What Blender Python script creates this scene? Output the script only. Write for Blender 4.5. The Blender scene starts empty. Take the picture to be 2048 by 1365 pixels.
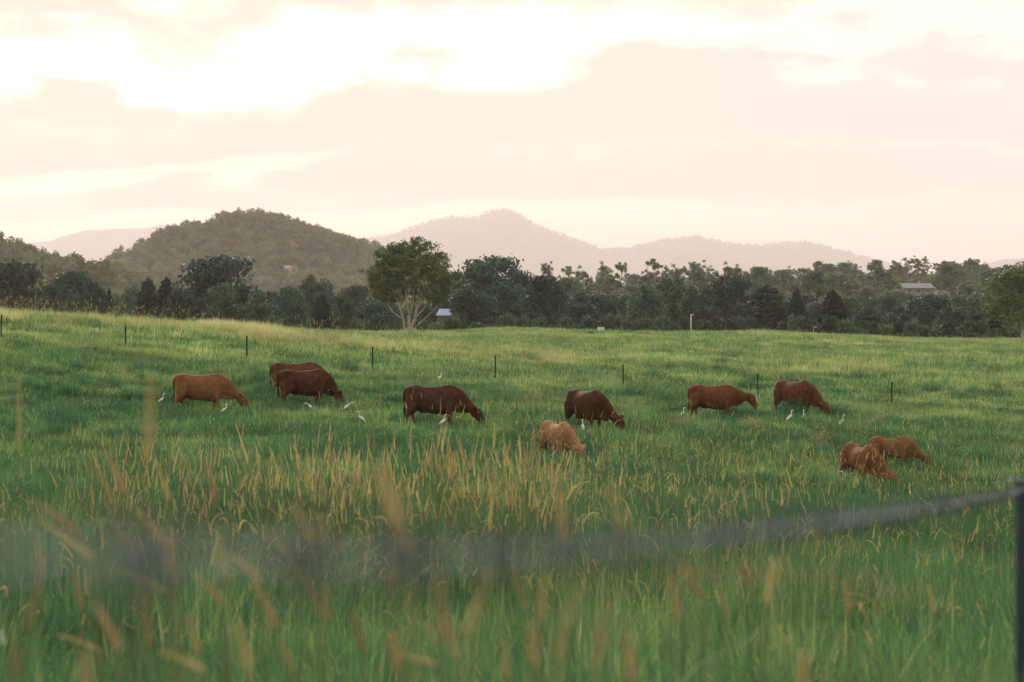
import bpy, math, random
import numpy as np
from mathutils import Vector, Matrix

R = math.radians
SC = bpy.context.scene
COL = SC.collection
random.seed(7)
RNG = np.random.default_rng(7)

# ------------------------------------------------------------------ camera
EYE = 2.0                      # lens height above the datum
FPX = 4000.0                   # focal length in pixels of the 2048 px wide photograph
YH = 660.0                     # row of the true horizon
cam_d = bpy.data.cameras.new('camera')
cam_d.sensor_width = 36.0
cam_d.lens = 36.0 * FPX / 2048.0
cam_d.shift_y = -(682.5 - YH) / 2048.0
cam_d.clip_start = 0.05
cam_d.clip_end = 60000
cam_d.dof.use_dof = True
cam_d.dof.focus_distance = 66.0
cam_d.dof.aperture_fstop = 3.4
cam = bpy.data.objects.new('camera', cam_d)
cam.location = (0, 0, EYE)
cam.rotation_euler = (R(90), 0, 0)
COL.objects.link(cam)
SC.camera = cam

# ------------------------------------------------------------------ sky, sun, exposure
SUN_AZ = R(-14)                # left of the view axis, behind the hills
SUN_EL = R(20)
SUN_DIR = Vector((math.sin(SUN_AZ) * math.cos(SUN_EL), math.cos(SUN_AZ) * math.cos(SUN_EL), math.sin(SUN_EL)))
W = bpy.data.worlds.new('World')
SC.world = W
W.use_nodes = True


def build_world():
    nt = W.node_tree
    N, L = nt.nodes, nt.links
    N.clear()
    out = N.new('ShaderNodeOutputWorld')
    bg = N.new('ShaderNodeBackground')
    bg.inputs['Strength'].default_value = 0.1
    sky = N.new('ShaderNodeTexSky')
    sky.sky_type = 'NISHITA'
    sky.sun_disc = False
    sky.sun_elevation = SUN_EL
    sky.sun_rotation = SUN_AZ
    sky.air_density = 1.2
    sky.dust_density = 3.0
    tc = N.new('ShaderNodeTexCoord')
    sep = N.new('ShaderNodeSeparateXYZ')
    L.new(tc.outputs['Generated'], sep.inputs[0])

    def m(op, a, b=None, c=None, clamp=False):
        n = N.new('ShaderNodeMath')
        n.operation = op
        n.use_clamp = clamp
        for i, v in enumerate((a, b, c)):
            if v is None:
                continue
            if isinstance(v, (int, float)):
                n.inputs[i].default_value = v
            else:
                L.new(v, n.inputs[i])
        return n.outputs[0]
    zz = m('MAXIMUM', sep.outputs['Z'], 0.0)
    den = m('ADD', zz, 0.035)
    u = m('DIVIDE', sep.outputs['X'], den)
    v = m('DIVIDE', sep.outputs['Y'], den)
    cmb = N.new('ShaderNodeCombineXYZ')
    L.new(m('MULTIPLY', u, 0.55), cmb.inputs[0])
    L.new(v, cmb.inputs[1])
    cmb.inputs[2].default_value = 3.7
    no = N.new('ShaderNodeTexNoise')
    no.inputs['Scale'].default_value = 0.42
    no.inputs['Detail'].default_value = 3
    no.inputs['Roughness'].default_value = 0.52
    no.inputs['Distortion'].default_value = 0.25
    L.new(cmb.outputs[0], no.inputs['Vector'])
    # long cloud banks across the view; higher up the rows repeat
    ms2 = N.new('ShaderNodeMapping')
    ms2.inputs['Scale'].default_value = (9.0, 9.0, 24.0)
    ms2.inputs['Location'].default_value = (3.1, 0.4, 1.7)
    L.new(tc.outputs['Generated'], ms2.inputs['Vector'])
    bil = N.new('ShaderNodeTexNoise')         # billows: clouds have height, so their edges heap up
    bil.inputs['Scale'].default_value = 1.0
    bil.inputs['Detail'].default_value = 5
    bil.inputs['Roughness'].default_value = 0.58
    L.new(ms2.outputs[0], bil.inputs['Vector'])
    warp = m('ADD', m('MULTIPLY', m('SUBTRACT', no.outputs['Fac'], 0.5), 1.6), m('MULTIPLY', m('SUBTRACT', bil.outputs['Fac'], 0.5), 3.6))
    vv = m('ADD', m('ADD', v, m('MULTIPLY', u, 0.22)), warp)
    cr = N.new('ShaderNodeValToRGB')
    cr.color_ramp.interpolation = 'EASE'
    stops = [(4.3, 0.45), (5.05, 0.78), (5.75, 0.05), (6.5, 0.80), (7.9, 0.92), (8.45, 0.34), (9.0, 0.74), (9.9, 0.66), (10.9, 0.02), (12.6, 0.10), (14.0, 0.45), (16.0, 0.2)]
    e = cr.color_ramp.elements
    while len(e) < len(stops):
        e.new(0.5)
    for k, (p, c) in zip(e, stops):
        k.position = (p - 4.0) / 13.0
        k.color = (c, c, c, 1)
    L.new(m('DIVIDE', m('SUBTRACT', vv, 4.0), 13.0, clamp=True), cr.inputs[0])
    hi = m('ADD', m('MULTIPLY', m('SINE', m('MULTIPLY', vv, 3.0)), 0.3), 0.5)
    sel = m('LESS_THAN', vv, 4.3)
    bank = m('ADD', m('MULTIPLY', cr.outputs[0], m('SUBTRACT', 1.0, sel)), m('MULTIPLY', hi, sel))
    cl = m('ADD', m('MULTIPLY', m('SUBTRACT', bank, 0.5), 0.40), m('ADD', m('MULTIPLY', no.outputs['Fac'], 0.4), m('MULTIPLY', bil.outputs['Fac'], 0.6)))
    mr = N.new('ShaderNodeMapRange')
    mr.interpolation_type = 'SMOOTHERSTEP'
    mr.inputs['From Min'].default_value = 0.27
    mr.inputs['From Max'].default_value = 0.68
    L.new(cl, mr.inputs['Value'])
    mask = mr.outputs[0]
    # colour of cloud: peach towards the sun, pale lilac away from it
    dot = N.new('ShaderNodeVectorMath')
    dot.operation = 'DOT_PRODUCT'
    L.new(tc.outputs['Generated'], dot.inputs[0])
    dot.inputs[1].default_value = SUN_DIR
    ms = N.new('ShaderNodeMapRange')
    ms.inputs['From Min'].default_value = 0.86
    ms.inputs['From Max'].default_value = 0.99
    L.new(dot.outputs['Value'], ms.inputs['Value'])

    def mix(f, a, b):
        n = N.new('ShaderNodeMix')
        n.data_type = 'RGBA'
        if isinstance(f, float):
            n.inputs[0].default_value = f
        else:
            L.new(f, n.inputs[0])
        for i, x in ((6, a), (7, b)):
            if isinstance(x, tuple):
                n.inputs[i].default_value = (*x, 1)
            else:
                L.new(x, n.inputs[i])
        return n.outputs[2]
    cloud = mix(ms.outputs[0], CLOUD_FAR, CLOUD_SUN)
    veil = mix(0.72, sky.outputs[0], VEIL)
    L.new(mix(mask, veil, cloud), bg.inputs['Color'])
    L.new(bg.outputs[0], out.inputs[0])


CLOUD_SUN = (7.2, 5.6, 4.6)
CLOUD_FAR = (6.35, 5.5, 5.65)
VEIL = (7.9, 7.5, 6.5)
build_world()
sun_d = bpy.data.lights.new('sun', 'SUN')
sun_d.energy = 2.4
sun_d.angle = R(18)
sun_d.color = (1.0, 0.84, 0.74)
sun = bpy.data.objects.new('sun', sun_d)
sun.rotation_euler = SUN_DIR.to_track_quat('Z', 'Y').to_euler()
sun.location = (-40, 160, 60)
COL.objects.link(sun)
SC.view_settings.view_transform = 'Standard'
SC.view_settings.look = 'None'
SC.view_settings.exposure = 0.6
SC.view_settings.gamma = 1.0
SC.view_settings.use_curve_mapping = False
SC.render.engine = 'CYCLES'
SC.cycles.volume_bounces = 1
SC.cycles.max_bounces = 5
SC.cycles.diffuse_bounces = 3
SC.cycles.transparent_max_bounces = 8
SC.cycles.use_denoising = True
SC.cycles.adaptive_threshold = 0.02
SC.cycles.use_light_tree = False
SC.cycles.debug_use_spatial_splits = True


# ------------------------------------------------------------------ helpers
def P(px, py, d):
    """World point that lies d metres out under pixel (px, py)."""
    return Vector(((px - 1024.0) / FPX * d, d, EYE + (YH - py) / FPX * d))


def tag(o, label=None, cat=None, group=None, kind=None):
    for k, v in (('label', label), ('category', cat), ('group', group), ('kind', kind)):
        if v:
            o[k] = v
    return o


def mesh_np(name, verts, faces, smooth=False):
    """verts (n,3) array, faces list of equal-length index rows (array) or list of lists."""
    me = bpy.data.meshes.new(name)
    v = np.asarray(verts, dtype=np.float32)
    if isinstance(faces, np.ndarray):
        k = faces.shape[1]
        me.vertices.add(len(v))
        me.vertices.foreach_set('co', v.ravel())
        me.loops.add(faces.size)
        me.loops.foreach_set('vertex_index', faces.astype(np.int32).ravel())
        me.polygons.add(len(faces))
        me.polygons.foreach_set('loop_start', np.arange(0, faces.size, k, dtype=np.int32))
        me.polygons.foreach_set('loop_total', np.full(len(faces), k, dtype=np.int32))
        me.update(calc_edges=True)
        me.validate()
    else:
        me.from_pydata([tuple(p) for p in v.tolist()], [], faces)
        me.update()
    if smooth:
        me.polygons.foreach_set('use_smooth', np.ones(len(me.polygons), dtype=bool))
    return me


def obj(name, me, mat=None, parent=None, link=True):
    o = bpy.data.objects.new(name, me)
    if link:
        COL.objects.link(o)
    if mat is not None and me is not None and len(me.materials) == 0:
        me.materials.append(mat)
    if parent:
        o.parent = parent
    return o


def empty(name, loc=(0, 0, 0), rz=0.0):
    o = bpy.data.objects.new(name, None)
    o.empty_display_size = 0.3
    COL.objects.link(o)
    o.location = loc
    o.rotation_euler = (0, 0, rz)
    return o


class MB:
    """Collects loose pieces of geometry for one mesh."""

    def __init__(self):
        self.v, self.f, self.n = [], [], 0

    def add(self, verts, faces):
        self.v.append(np.asarray(verts, dtype=float))
        self.f += [[i + self.n for i in fc] for fc in faces]
        self.n += len(verts)

    def box(self, c, s, rz=0.0):
        c = np.array(c, float)
        hx, hy, hz = [q / 2 for q in s]
        p = np.array([(x, y, z) for z in (-hz, hz) for (x, y) in ((-hx, -hy), (hx, -hy), (hx, hy), (-hx, hy))])
        if rz:
            ca, sa = math.cos(rz), math.sin(rz)
            p[:, :2] = np.stack([p[:, 0] * ca - p[:, 1] * sa, p[:, 0] * sa + p[:, 1] * ca], 1)
        self.add(p + c, [(3, 2, 1, 0), (4, 5, 6, 7), (0, 1, 5, 4), (1, 2, 6, 5), (2, 3, 7, 6), (3, 0, 4, 7)])

    def tube(self, pts, rad, n=6, cap=True):
        v, f = loft(pts, [(r, r) for r in rad], n, cap=cap)
        self.add(v, f)

    def mesh(self, name, smooth=False):
        me = mesh_np(name, np.concatenate(self.v), self.f)
        if smooth:
            me.polygons.foreach_set('use_smooth', np.ones(len(me.polygons), dtype=bool))
        return me


def loft(pts, rad, n=16, cap=True, up=(0, 0, 1), power=2.0):
    """Tube of elliptical rings along pts; rad rows are (side half-width, upright half-height)."""
    pts = np.asarray(pts, float)
    k = len(pts)
    up = np.asarray(up, float)
    V = []
    tang = np.gradient(pts, axis=0)
    prev = None
    a = np.linspace(0, 2 * np.pi, n, endpoint=False)
    ca, sa = np.cos(a), np.sin(a)
    if power != 2.0:
        ca = np.sign(ca) * np.abs(ca) ** (2 / power)
        sa = np.sign(sa) * np.abs(sa) ** (2 / power)
    for i in range(k):
        t = tang[i] / (np.linalg.norm(tang[i]) + 1e-9)
        if prev is None:
            s = np.cross(t, up)
            if np.linalg.norm(s) < 0.2:
                s = np.cross(t, (1.0, 0.0, 0.02))
        else:
            s = prev - t * np.dot(prev, t)
        s /= np.linalg.norm(s) + 1e-9
        prev = s
        w = np.cross(s, t)
        V.append(pts[i] + np.outer(ca * rad[i][0], s) + np.outer(sa * rad[i][1], w))
    V = np.concatenate(V)
    F = []
    for i in range(k - 1):
        for j in range(n):
            j2 = (j + 1) % n
            F.append((i * n + j, i * n + j2, (i + 1) * n + j2, (i + 1) * n + j))
    if cap:
        F.append(tuple(range(n - 1, -1, -1)))
        F.append(tuple((k - 1) * n + j for j in range(n)))
    return V, F


def vnoise(x, y, seed=0):
    """Smooth 2-D value noise in 0..1, vectorised."""
    x = np.asarray(x, float)
    y = np.asarray(y, float)
    xi, yi = np.floor(x).astype(np.int64), np.floor(y).astype(np.int64)
    xf, yf = x - xi, y - yi
    xf, yf = xf * xf * (3 - 2 * xf), yf * yf * (3 - 2 * yf)

    def h(a, b):
        q = (a * 374761393 + b * 668265263 + seed * 974634777) & 0xFFFFFFFF
        q = ((q ^ (q >> 13)) * 1274126177) & 0xFFFFFFFF
        return ((q ^ (q >> 16)) & 0xFFFF) / 65535.0
    return (h(xi, yi) * (1 - xf) + h(xi + 1, yi) * xf) * (1 - yf) + (h(xi, yi + 1) * (1 - xf) + h(xi + 1, yi + 1) * xf) * yf


def fbm(x, y, seed=0, octaves=4):
    s, a, t = 0.0, 1.0, 0.0
    for o in range(octaves):
        s = s + a * vnoise(np.asarray(x) * 2 ** o, np.asarray(y) * 2 ** o, seed + o)
        t += a
        a *= 0.5
    return s / t


# ------------------------------------------------------------------ terrain
# drop of the ground below the lens: (column px, distance m, drop m)
CTRL = []
for d, a, b, c in ((1, 1.35, 1.35, 1.35), (3, 1.4, 1.4, 1.4), (5, 1.5, 1.5, 1.5), (8, 1.8, 1.8, 1.8), (12, 2.15, 2.2, 2.25),
                   (20, 2.6, 2.75, 2.9), (30, 2.85, 3.12, 3.4), (40, 3.0, 3.35, 3.78)):
    for px, v in ((-600, a), (0, a), (512, (a + b) / 2), (1024, b), (1536, (b + c) / 2), (2048, c), (2650, c)):
        CTRL.append((px, d, v))
CTRL += [(0, 52, 2.85), (1120, 52, 3.45), (1725, 48, 3.9), (1790, 54, 3.78), (2048, 52, 3.95), (2600, 52, 4.1), (-500, 52, 2.5),
         (0, 66, 2.3), (-500, 66, 1.7), (405, 66, 2.80), (607, 68, 2.65), (592, 72, 2.52), (866, 63, 3.1), (1180, 62, 3.22),
         (1430, 70, 3.2), (1595, 70, 3.05), (2048, 70, 3.6), (2600, 70, 3.8)]
for px, y in ((-500, 640), (0, 684), (250, 705), (493, 727), (745, 749), (990, 766), (1247, 784), (1515, 802), (1783, 820), (2048, 834), (2600, 850)):
    CTRL.append((px, 89, (y - YH) * 89 / FPX))
for d, row in ((120, (-1.6, -0.6, 0.24, 1.85, 2.7, 3.15, 3.5)), (150, (-1.5, -0.5, 0.25, 1.6, 2.2, 2.6, 3.0)),
               (200, (0.0, 0.6, 0.6, 0.95, 1.4, 2.15, 2.6)), (260, (2.5, 2.2, 1.6, 0.22, 0.55, 1.6, 2.0)),
               (300, (4.0, 3.5, 3.0, 2.0, 2.0, 2.4, 2.6)), (350, (6, 6, 5, 4, 4, 4, 4)), (420, (8, 8, 7, 5, 4.5, 4, 4)),
               (600, (10, 10, 8, 0, -3, -3, -3)), (700, (10, 10, 8, -2, -6, -7, -7)), (800, (10, 10, 8, -4, -10, -13, -13)),
               (1000, (10, 10, 9, -6, -17, -21, -21)), (1200, (10, 10, 9, -6, -18, -24, -24)), (1600, (10, 10, 9, 0, -6, -10, -10)),
               (2500, (10, 10, 10, 10, 10, 10, 10)), (6000, (12, 12, 12, 12, 12, 12, 12)), (30000, (14, 14, 14, 14, 14, 14, 14))):
    for px, v in zip((-600, 0, 512, 1024, 1536, 2048, 2650), row):
        CTRL.append((px, d, v))
CTRL.append((820, 232, 0.69))
_c = np.array(CTRL, float)
_q = np.stack([_c[:, 0] / 600.0, np.log(_c[:, 1]) * 2.2], 1)
_A = np.linalg.norm(_q[:, None] - _q[None], axis=2)
_A = _A + np.eye(len(_A)) * 0.01
_wt = np.linalg.solve(_A, _c[:, 2] - 3.0)
_gu = np.linspace(-600, 2650, 140)
_gd = np.linspace(0, math.log(30000), 420)
_G = np.zeros((len(_gd), len(_gu)))
for i, ld in enumerate(_gd):
    qq = np.stack([_gu / 600.0, np.full_like(_gu, ld * 2.2)], 1)
    _G[i] = np.linalg.norm(qq[:, None] - _q[None], axis=2) @ _wt + 3.0
for _ in range(2):
    _G[1:-1] = (_G[:-2] + 2 * _G[1:-1] + _G[2:]) / 4


def H(x, y):
    """Ground height at plan position (x, y)."""
    x = np.asarray(x, float)
    y = np.maximum(np.asarray(y, float), 1.0)
    px = np.clip(1024 + FPX * x / np.maximum(y, 6.0), -599, 2649)
    fu = (px - _gu[0]) / (_gu[1] - _gu[0])
    fd = np.clip(np.log(y) / (_gd[1] - _gd[0]), 0, len(_gd) - 1.001)
    iu, idd = fu.astype(int), fd.astype(int)
    a, b = fu - iu, fd - idd
    g = (_G[idd, iu] * (1 - a) + _G[idd, iu + 1] * a) * (1 - b) + (_G[idd + 1, iu] * (1 - a) + _G[idd + 1, iu + 1] * a) * b
    return EYE - g


def HZ(x, y):
    return float(H(np.array([x]), np.array([y]))[0])


# ------------------------------------------------------------------ materials
def new_mat(name):
    m = bpy.data.materials.new(name)
    m.use_nodes = True
    m.node_tree.nodes.clear()
    return m, m.node_tree.nodes, m.node_tree.links


def ramp(N, L, fac, stops):
    n = N.new('ShaderNodeValToRGB')
    e = n.color_ramp.elements
    while len(e) < len(stops):
        e.new(0.5)
    for k, (p, c) in zip(e, stops):
        k.position = p
        k.color = (*c, 1)
    L.new(fac, n.inputs[0])
    return n.outputs[0]


def mixc(N, L, f, a, b, mode='MIX'):
    n = N.new('ShaderNodeMix')
    n.data_type = 'RGBA'
    n.blend_type = mode
    for i, x in ((0, f), (6, a), (7, b)):
        if isinstance(x, (int, float)):
            n.inputs[i].default_value = x
        elif isinstance(x, tuple):
            n.inputs[i].default_value = (*x, 1)
        else:
            L.new(x, n.inputs[i])
    return n.outputs[2]


def noise(N, L, scale, detail=4, rough=0.55, vec=None, which='Fac'):
    n = N.new('ShaderNodeTexNoise')
    n.inputs['Scale'].default_value = scale
    n.inputs['Detail'].default_value = detail
    n.inputs['Roughness'].default_value = rough
    if vec is not None:
        L.new(vec, n.inputs['Vector'])
    return n.outputs[which]


def mapr(N, L, v, a, b, c=0.0, d=1.0):
    n = N.new('ShaderNodeMapRange')
    for i, x in enumerate((a, b, c, d)):
        n.inputs[i + 1].default_value = x
    L.new(v, n.inputs[0])
    return n.outputs[0]


def leafy(name, c1, c2, trans=0.35, rough=0.7, tint=0.35, nscale=0.35, spec=0.2):
    """Foliage: two greens by place, a brightness change per plant, light through the leaf."""
    m, N, L = new_mat(name)
    geo = N.new('ShaderNodeNewGeometry')
    n1 = noise(N, L, nscale, 3, vec=geo.outputs['Position'])
    col = mixc(N, L, mapr(N, L, n1, 0.35, 0.65), c1, c2)
    oi = N.new('ShaderNodeObjectInfo')
    hv = N.new('ShaderNodeHueSaturation')
    L.new(col, hv.inputs['Color'])
    L.new(mapr(N, L, oi.outputs['Random'], 0, 1, 1 - tint, 1 + tint), hv.inputs['Value'])
    wn = N.new('ShaderNodeTexWhiteNoise')
    wn.noise_dimensions = '1D'
    L.new(oi.outputs['Random'], wn.inputs['W'])
    L.new(mapr(N, L, wn.outputs['Value'], 0, 1, 0.47, 0.525), hv.inputs['Hue'])
    p = N.new('ShaderNodeBsdfPrincipled')
    p.inputs['Roughness'].default_value = rough
    p.inputs['Specular IOR Level'].default_value = spec
    L.new(hv.outputs[0], p.inputs['Base Color'])
    t = N.new('ShaderNodeBsdfTranslucent')
    L.new(hv.outputs[0], t.inputs['Color'])
    mx = N.new('ShaderNodeMixShader')
    mx.inputs[0].default_value = trans
    L.new(p.outputs[0], mx.inputs[1])
    L.new(t.outputs[0], mx.inputs[2])
    o = N.new('ShaderNodeOutputMaterial')
    L.new(mx.outputs[0], o.inputs[0])
    return m


def plain(name, c1, c2=None, rough=0.7, scale=8.0, metal=0.0, spec=0.3, bump=0.0, obj_space=True):
    m, N, L = new_mat(name)
    p = N.new('ShaderNodeBsdfPrincipled')
    p.inputs['Roughness'].default_value = rough
    p.inputs['Metallic'].default_value = metal
    p.inputs['Specular IOR Level'].default_value = spec
    vec = None
    if obj_space:
        tc = N.new('ShaderNodeTexCoord')
        vec = tc.outputs['Object']
    n1 = noise(N, L, scale, 5, vec=vec)
    L.new(mixc(N, L, mapr(N, L, n1, 0.3, 0.7), c1, c2 or tuple(x * 0.7 for x in c1)), p.inputs['Base Color'])
    if bump:
        b = N.new('ShaderNodeBump')
        b.inputs['Strength'].default_value = bump
        b.inputs['Distance'].default_value = 0.01
        L.new(n1, b.inputs['Height'])
        L.new(b.outputs[0], p.inputs['Normal'])
    o = N.new('ShaderNodeOutputMaterial')
    L.new(p.outputs[0], o.inputs[0])
    return m


def grass_mat():
    m, N, L = new_mat('grass')
    geo = N.new('ShaderNodeNewGeometry')
    big = noise(N, L, 0.11, 4, vec=geo.outputs['Position'])
    mid = noise(N, L, 0.55, 3, vec=geo.outputs['Position'])
    a = N.new('ShaderNodeAttribute')
    a.attribute_type = 'INSTANCER'
    a.attribute_name = 'dry'
    s = N.new('ShaderNodeMath')
    s.operation = 'ADD'
    L.new(mapr(N, L, big, 0.3, 0.7, -0.25, 0.25), s.inputs[0])
    L.new(a.outputs['Fac'], s.inputs[1])
    s2 = N.new('ShaderNodeMath')
    s2.operation = 'ADD'
    L.new(s.outputs[0], s2.inputs[0])
    L.new(mapr(N, L, mid, 0.3, 0.7, -0.28, 0.28), s2.inputs[1])
    s3 = N.new('ShaderNodeMath')
    s3.operation = 'MULTIPLY_ADD'
    ar = N.new('ShaderNodeAttribute')
    ar.attribute_name = 'rnd'
    L.new(ar.outputs['Fac'], s3.inputs[0])
    s3.inputs[1].default_value = 0.60
    L.new(s2.outputs[0], s3.inputs[2])
    col = ramp(N, L, s3.outputs[0], [(0.0, GRASS[0]), (0.35, GRASS[1]), (0.62, GRASS[2]), (1.0, GRASS[3])])
    oi = N.new('ShaderNodeObjectInfo')
    hv = N.new('ShaderNodeHueSaturation')
    L.new(col, hv.inputs['Color'])
    L.new(mapr(N, L, oi.outputs['Random'], 0, 1, 0.75, 1.25), hv.inputs['Value'])
    p = N.new('ShaderNodeBsdfPrincipled')
    p.inputs['Roughness'].default_value = 0.6
    p.inputs['Specular IOR Level'].default_value = 0.25
    L.new(hv.outputs[0], p.inputs['Base Color'])
    t = N.new('ShaderNodeBsdfTranslucent')
    L.new(hv.outputs[0], t.inputs['Color'])
    mx = N.new('ShaderNodeMixShader')
    mx.inputs[0].default_value = 0.42
    L.new(p.outputs[0], mx.inputs[1])
    L.new(t.outputs[0], mx.inputs[2])
    o = N.new('ShaderNodeOutputMaterial')
    L.new(mx.outputs[0], o.inputs[0])
    return m


GRASS = [(0.055, 0.155, 0.068), (0.175, 0.320, 0.102), (0.325, 0.445, 0.140), (0.530, 0.515, 0.250)]
M = {}
M['grass'] = grass_mat()
M['soil'] = plain('paddock_soil', (0.045, 0.10, 0.03), (0.10, 0.13, 0.045), 0.9, 0.25, obj_space=False)
M['hill_soil'] = plain('hill_soil', (0.035, 0.045, 0.02), (0.06, 0.06, 0.03), 0.95, 0.02, obj_space=False)
M['mountain'] = plain('mountain_forest', (0.035, 0.045, 0.025), (0.055, 0.055, 0.035), 0.95, 0.004, obj_space=False)

# ------------------------------------------------------------------ ground sheet
def build_ground():
    ys = np.concatenate([np.arange(-30, 5, 2.5), np.arange(5, 300, 1.6), np.geomspace(300, 27500, 90)])
    us = np.linspace(-0.62, 0.62, 170)
    Y, U = np.meshgrid(ys, us, indexing='ij')
    X = U * (Y + 45)
    Z = H(X, Y) + (fbm(X * 0.35, Y * 0.35, 3) - 0.5) * 0.16 * np.clip(1 - (Y - 200) / 200, 0, 1)
    v = np.stack([X.ravel(), Y.ravel(), Z.ravel()], 1)
    r, c = Y.shape
    i = (np.arange(r - 1)[:, None] * c + np.arange(c - 1)[None]).ravel()
    f = np.stack([i, i + 1, i + c + 1, i + c], 1)
    o = obj('ground', mesh_np('ground', v, f, True), M['soil'])
    tag(o, kind='structure')


build_ground()


# ------------------------------------------------------------------ hills and mountains
def ridge(name, D, prof, front, back, mat, amp, nsc, seed, nx=220, ny=60, base=-14.0, margin=400):
    """A hill whose crest, D metres out, follows the profile; it falls away in front and behind."""
    prof = np.array(prof, float)
    px = np.linspace(prof[0, 0], prof[-1, 0], nx)
    top = np.interp(px, prof[:, 0], prof[:, 1])
    for _ in range(2):
        top[1:-1] = (top[:-2] + 2 * top[1:-1] + top[2:]) / 4
    x0 = (px - 1024) / FPX * D
    zt = EYE + (YH - top) / FPX * D
    t = np.linspace(-1, 1, ny)
    yy = np.where(t < 0, D + t * front, D + t * back)
    Xg, Tg = np.meshgrid(x0, t)
    Yg = np.repeat(yy[:, None], nx, 1)
    s = np.cos(np.clip(np.abs(Tg), 0, 1) * math.pi / 2) ** 1.35
    nz = fbm(Xg * nsc, Yg * nsc, seed, 5) - 0.5
    # spurs run down the front, the crest itself keeps its profile
    Zg = base + (zt[None] - base) * s + nz * amp * np.sin(np.clip(np.abs(Tg), 0, 1) * math.pi) \
        + (fbm(Xg * nsc * 9, Yg * nsc * 9, seed + 9, 3) - 0.5) * amp * 0.10
    v = np.stack([Xg.ravel(), Yg.ravel(), Zg.ravel()], 1)
    i = (np.arange(ny - 1)[:, None] * nx + np.arange(nx - 1)[None]).ravel()
    f = np.stack([i, i + 1, i + nx + 1, i + nx], 1)
    o = obj(name, mesh_np(name, v, f, True), mat)
    tag(o, kind='structure')
    return Xg, Yg, Zg


HILL = ridge('hill', 1900, [(60, 655), (150, 600), (240, 556), (300, 525), (350, 500), (420, 477), (480, 464), (530, 461), (600, 474),
                            (660, 492), (720, 510), (770, 530), (850, 562), (950, 605), (1060, 660)], 620, 500, M['hill_soil'], 46, 0.006, 11)
SPUR = ridge('hill_spur', 1050, [(-420, 440), (-200, 462), (0, 512), (60, 532), (140, 555), (200, 566), (260, 590), (320, 622), (420, 668)],
             420, 350, M['hill_soil'], 22, 0.01, 23)
ridge('mountain_far_left', 17500, [(-500, 520), (-200, 470), (0, 500), (70, 487), (110, 483), (150, 470), (180, 460), (230, 458), (285, 457), (328, 449), (358, 456),
                               (400, 475), (470, 500), (560, 540), (640, 600)], 2500, 2000, M['mountain'], 260, 0.0006, 31, 260, 50)
ridge('mountain_foothill', 14500, [(120, 560), (200, 530), (260, 512), (310, 494), (350, 476), (420, 470), (520, 480), (640, 520), (760, 600)], 2200, 2000, M['mountain'], 200, 0.0007, 37, 200, 50)
MTN = ridge('mountain', 15500, [(560, 560), (640, 515), (700, 494), (740, 480), (800, 471), (850, 453), (880, 443), (905, 438), (930, 438), (953, 441), (968, 430),
                                (985, 423), (1003, 421), (1030, 427), (1048, 440), (1070, 452), (1100, 464), (1150, 482), (1200, 503), (1240, 503),
                                (1300, 492), (1350, 483), (1380, 480), (1420, 487), (1460, 496), (1510, 496), (1560, 490), (1600, 489), (1640, 497),
                                (1680, 508), (1730, 520), (1760, 529), (1830, 548), (1900, 570), (2000, 620)], 2800, 2200, M['mountain'], 240, 0.0007, 41, 420, 60)
ridge('mountain_far_right', 15000, [(1880, 590), (1950, 550), (1985, 527), (2010, 520), (2048, 516), (2120, 506), (2250, 500), (2450, 520), (2700, 560)], 2500, 2200,
      M['mountain'], 220, 0.0007, 47, 220, 50)


# ------------------------------------------------------------------ scattering (only for what nobody could count)
def protos(name, meshes):
    """Unlinked collection of prototype meshes for a scatter."""
    c = bpy.data.collections.new(name)
    for i, me in enumerate(meshes):
        c.objects.link(bpy.data.objects.new('%s_%02d' % (name, i), me))
    return c


def scatter(name, pts, rot, scl, idx, coll, extra=None):
    me = bpy.data.meshes.new(name)
    n = len(pts)
    me.vertices.add(n)
    me.vertices.foreach_set('co', np.asarray(pts, np.float32).ravel())
    a = me.attributes.new('rot', 'FLOAT_VECTOR', 'POINT')
    a.data.foreach_set('vector', np.asarray(rot, np.float32).ravel())
    a = me.attributes.new('scl', 'FLOAT_VECTOR', 'POINT')
    s = np.asarray(scl, np.float32)
    if s.ndim == 1:
        s = np.repeat(s[:, None], 3, 1)
    a.data.foreach_set('vector', s.ravel())
    a = me.attributes.new('idx', 'INT', 'POINT')
    a.data.foreach_set('value', np.asarray(idx, np.int32))
    for k, v in (extra or {}).items():
        a = me.attributes.new(k, 'FLOAT', 'POINT')
        a.data.foreach_set('value', np.asarray(v, np.float32))
    me.update()
    o = obj(name, me)
    g = bpy.data.node_groups.new(name + '_scatter', 'GeometryNodeTree')
    g.interface.new_socket('Geometry', in_out='INPUT', socket_type='NodeSocketGeometry')
    g.interface.new_socket('Geometry', in_out='OUTPUT', socket_type='NodeSocketGeometry')
    N, L = g.nodes, g.links
    gi, go = N.new('NodeGroupInput'), N.new('NodeGroupOutput')
    ci = N.new('GeometryNodeCollectionInfo')
    ci.inputs['Collection'].default_value = coll
    ci.inputs['Separate Children'].default_value = True
    ci.inputs['Reset Children'].default_value = True
    ip = N.new('GeometryNodeInstanceOnPoints')
    ip.inputs['Pick Instance'].default_value = True

    def na(nm, ty):
        q = N.new('GeometryNodeInputNamedAttribute')
        q.data_type = ty
        q.inputs['Name'].default_value = nm
        return q.outputs['Attribute']
    L.new(gi.outputs[0], ip.inputs['Points'])
    L.new(ci.outputs[0], ip.inputs['Instance'])
    L.new(na('idx', 'INT'), ip.inputs['Instance Index'])
    L.new(na('rot', 'FLOAT_VECTOR'), ip.inputs['Rotation'])
    L.new(na('scl', 'FLOAT_VECTOR'), ip.inputs['Scale'])
    L.new(ip.outputs[0], go.inputs[0])
    md = o.modifiers.new('scatter', 'NODES')
    md.node_group = g
    return o


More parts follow.
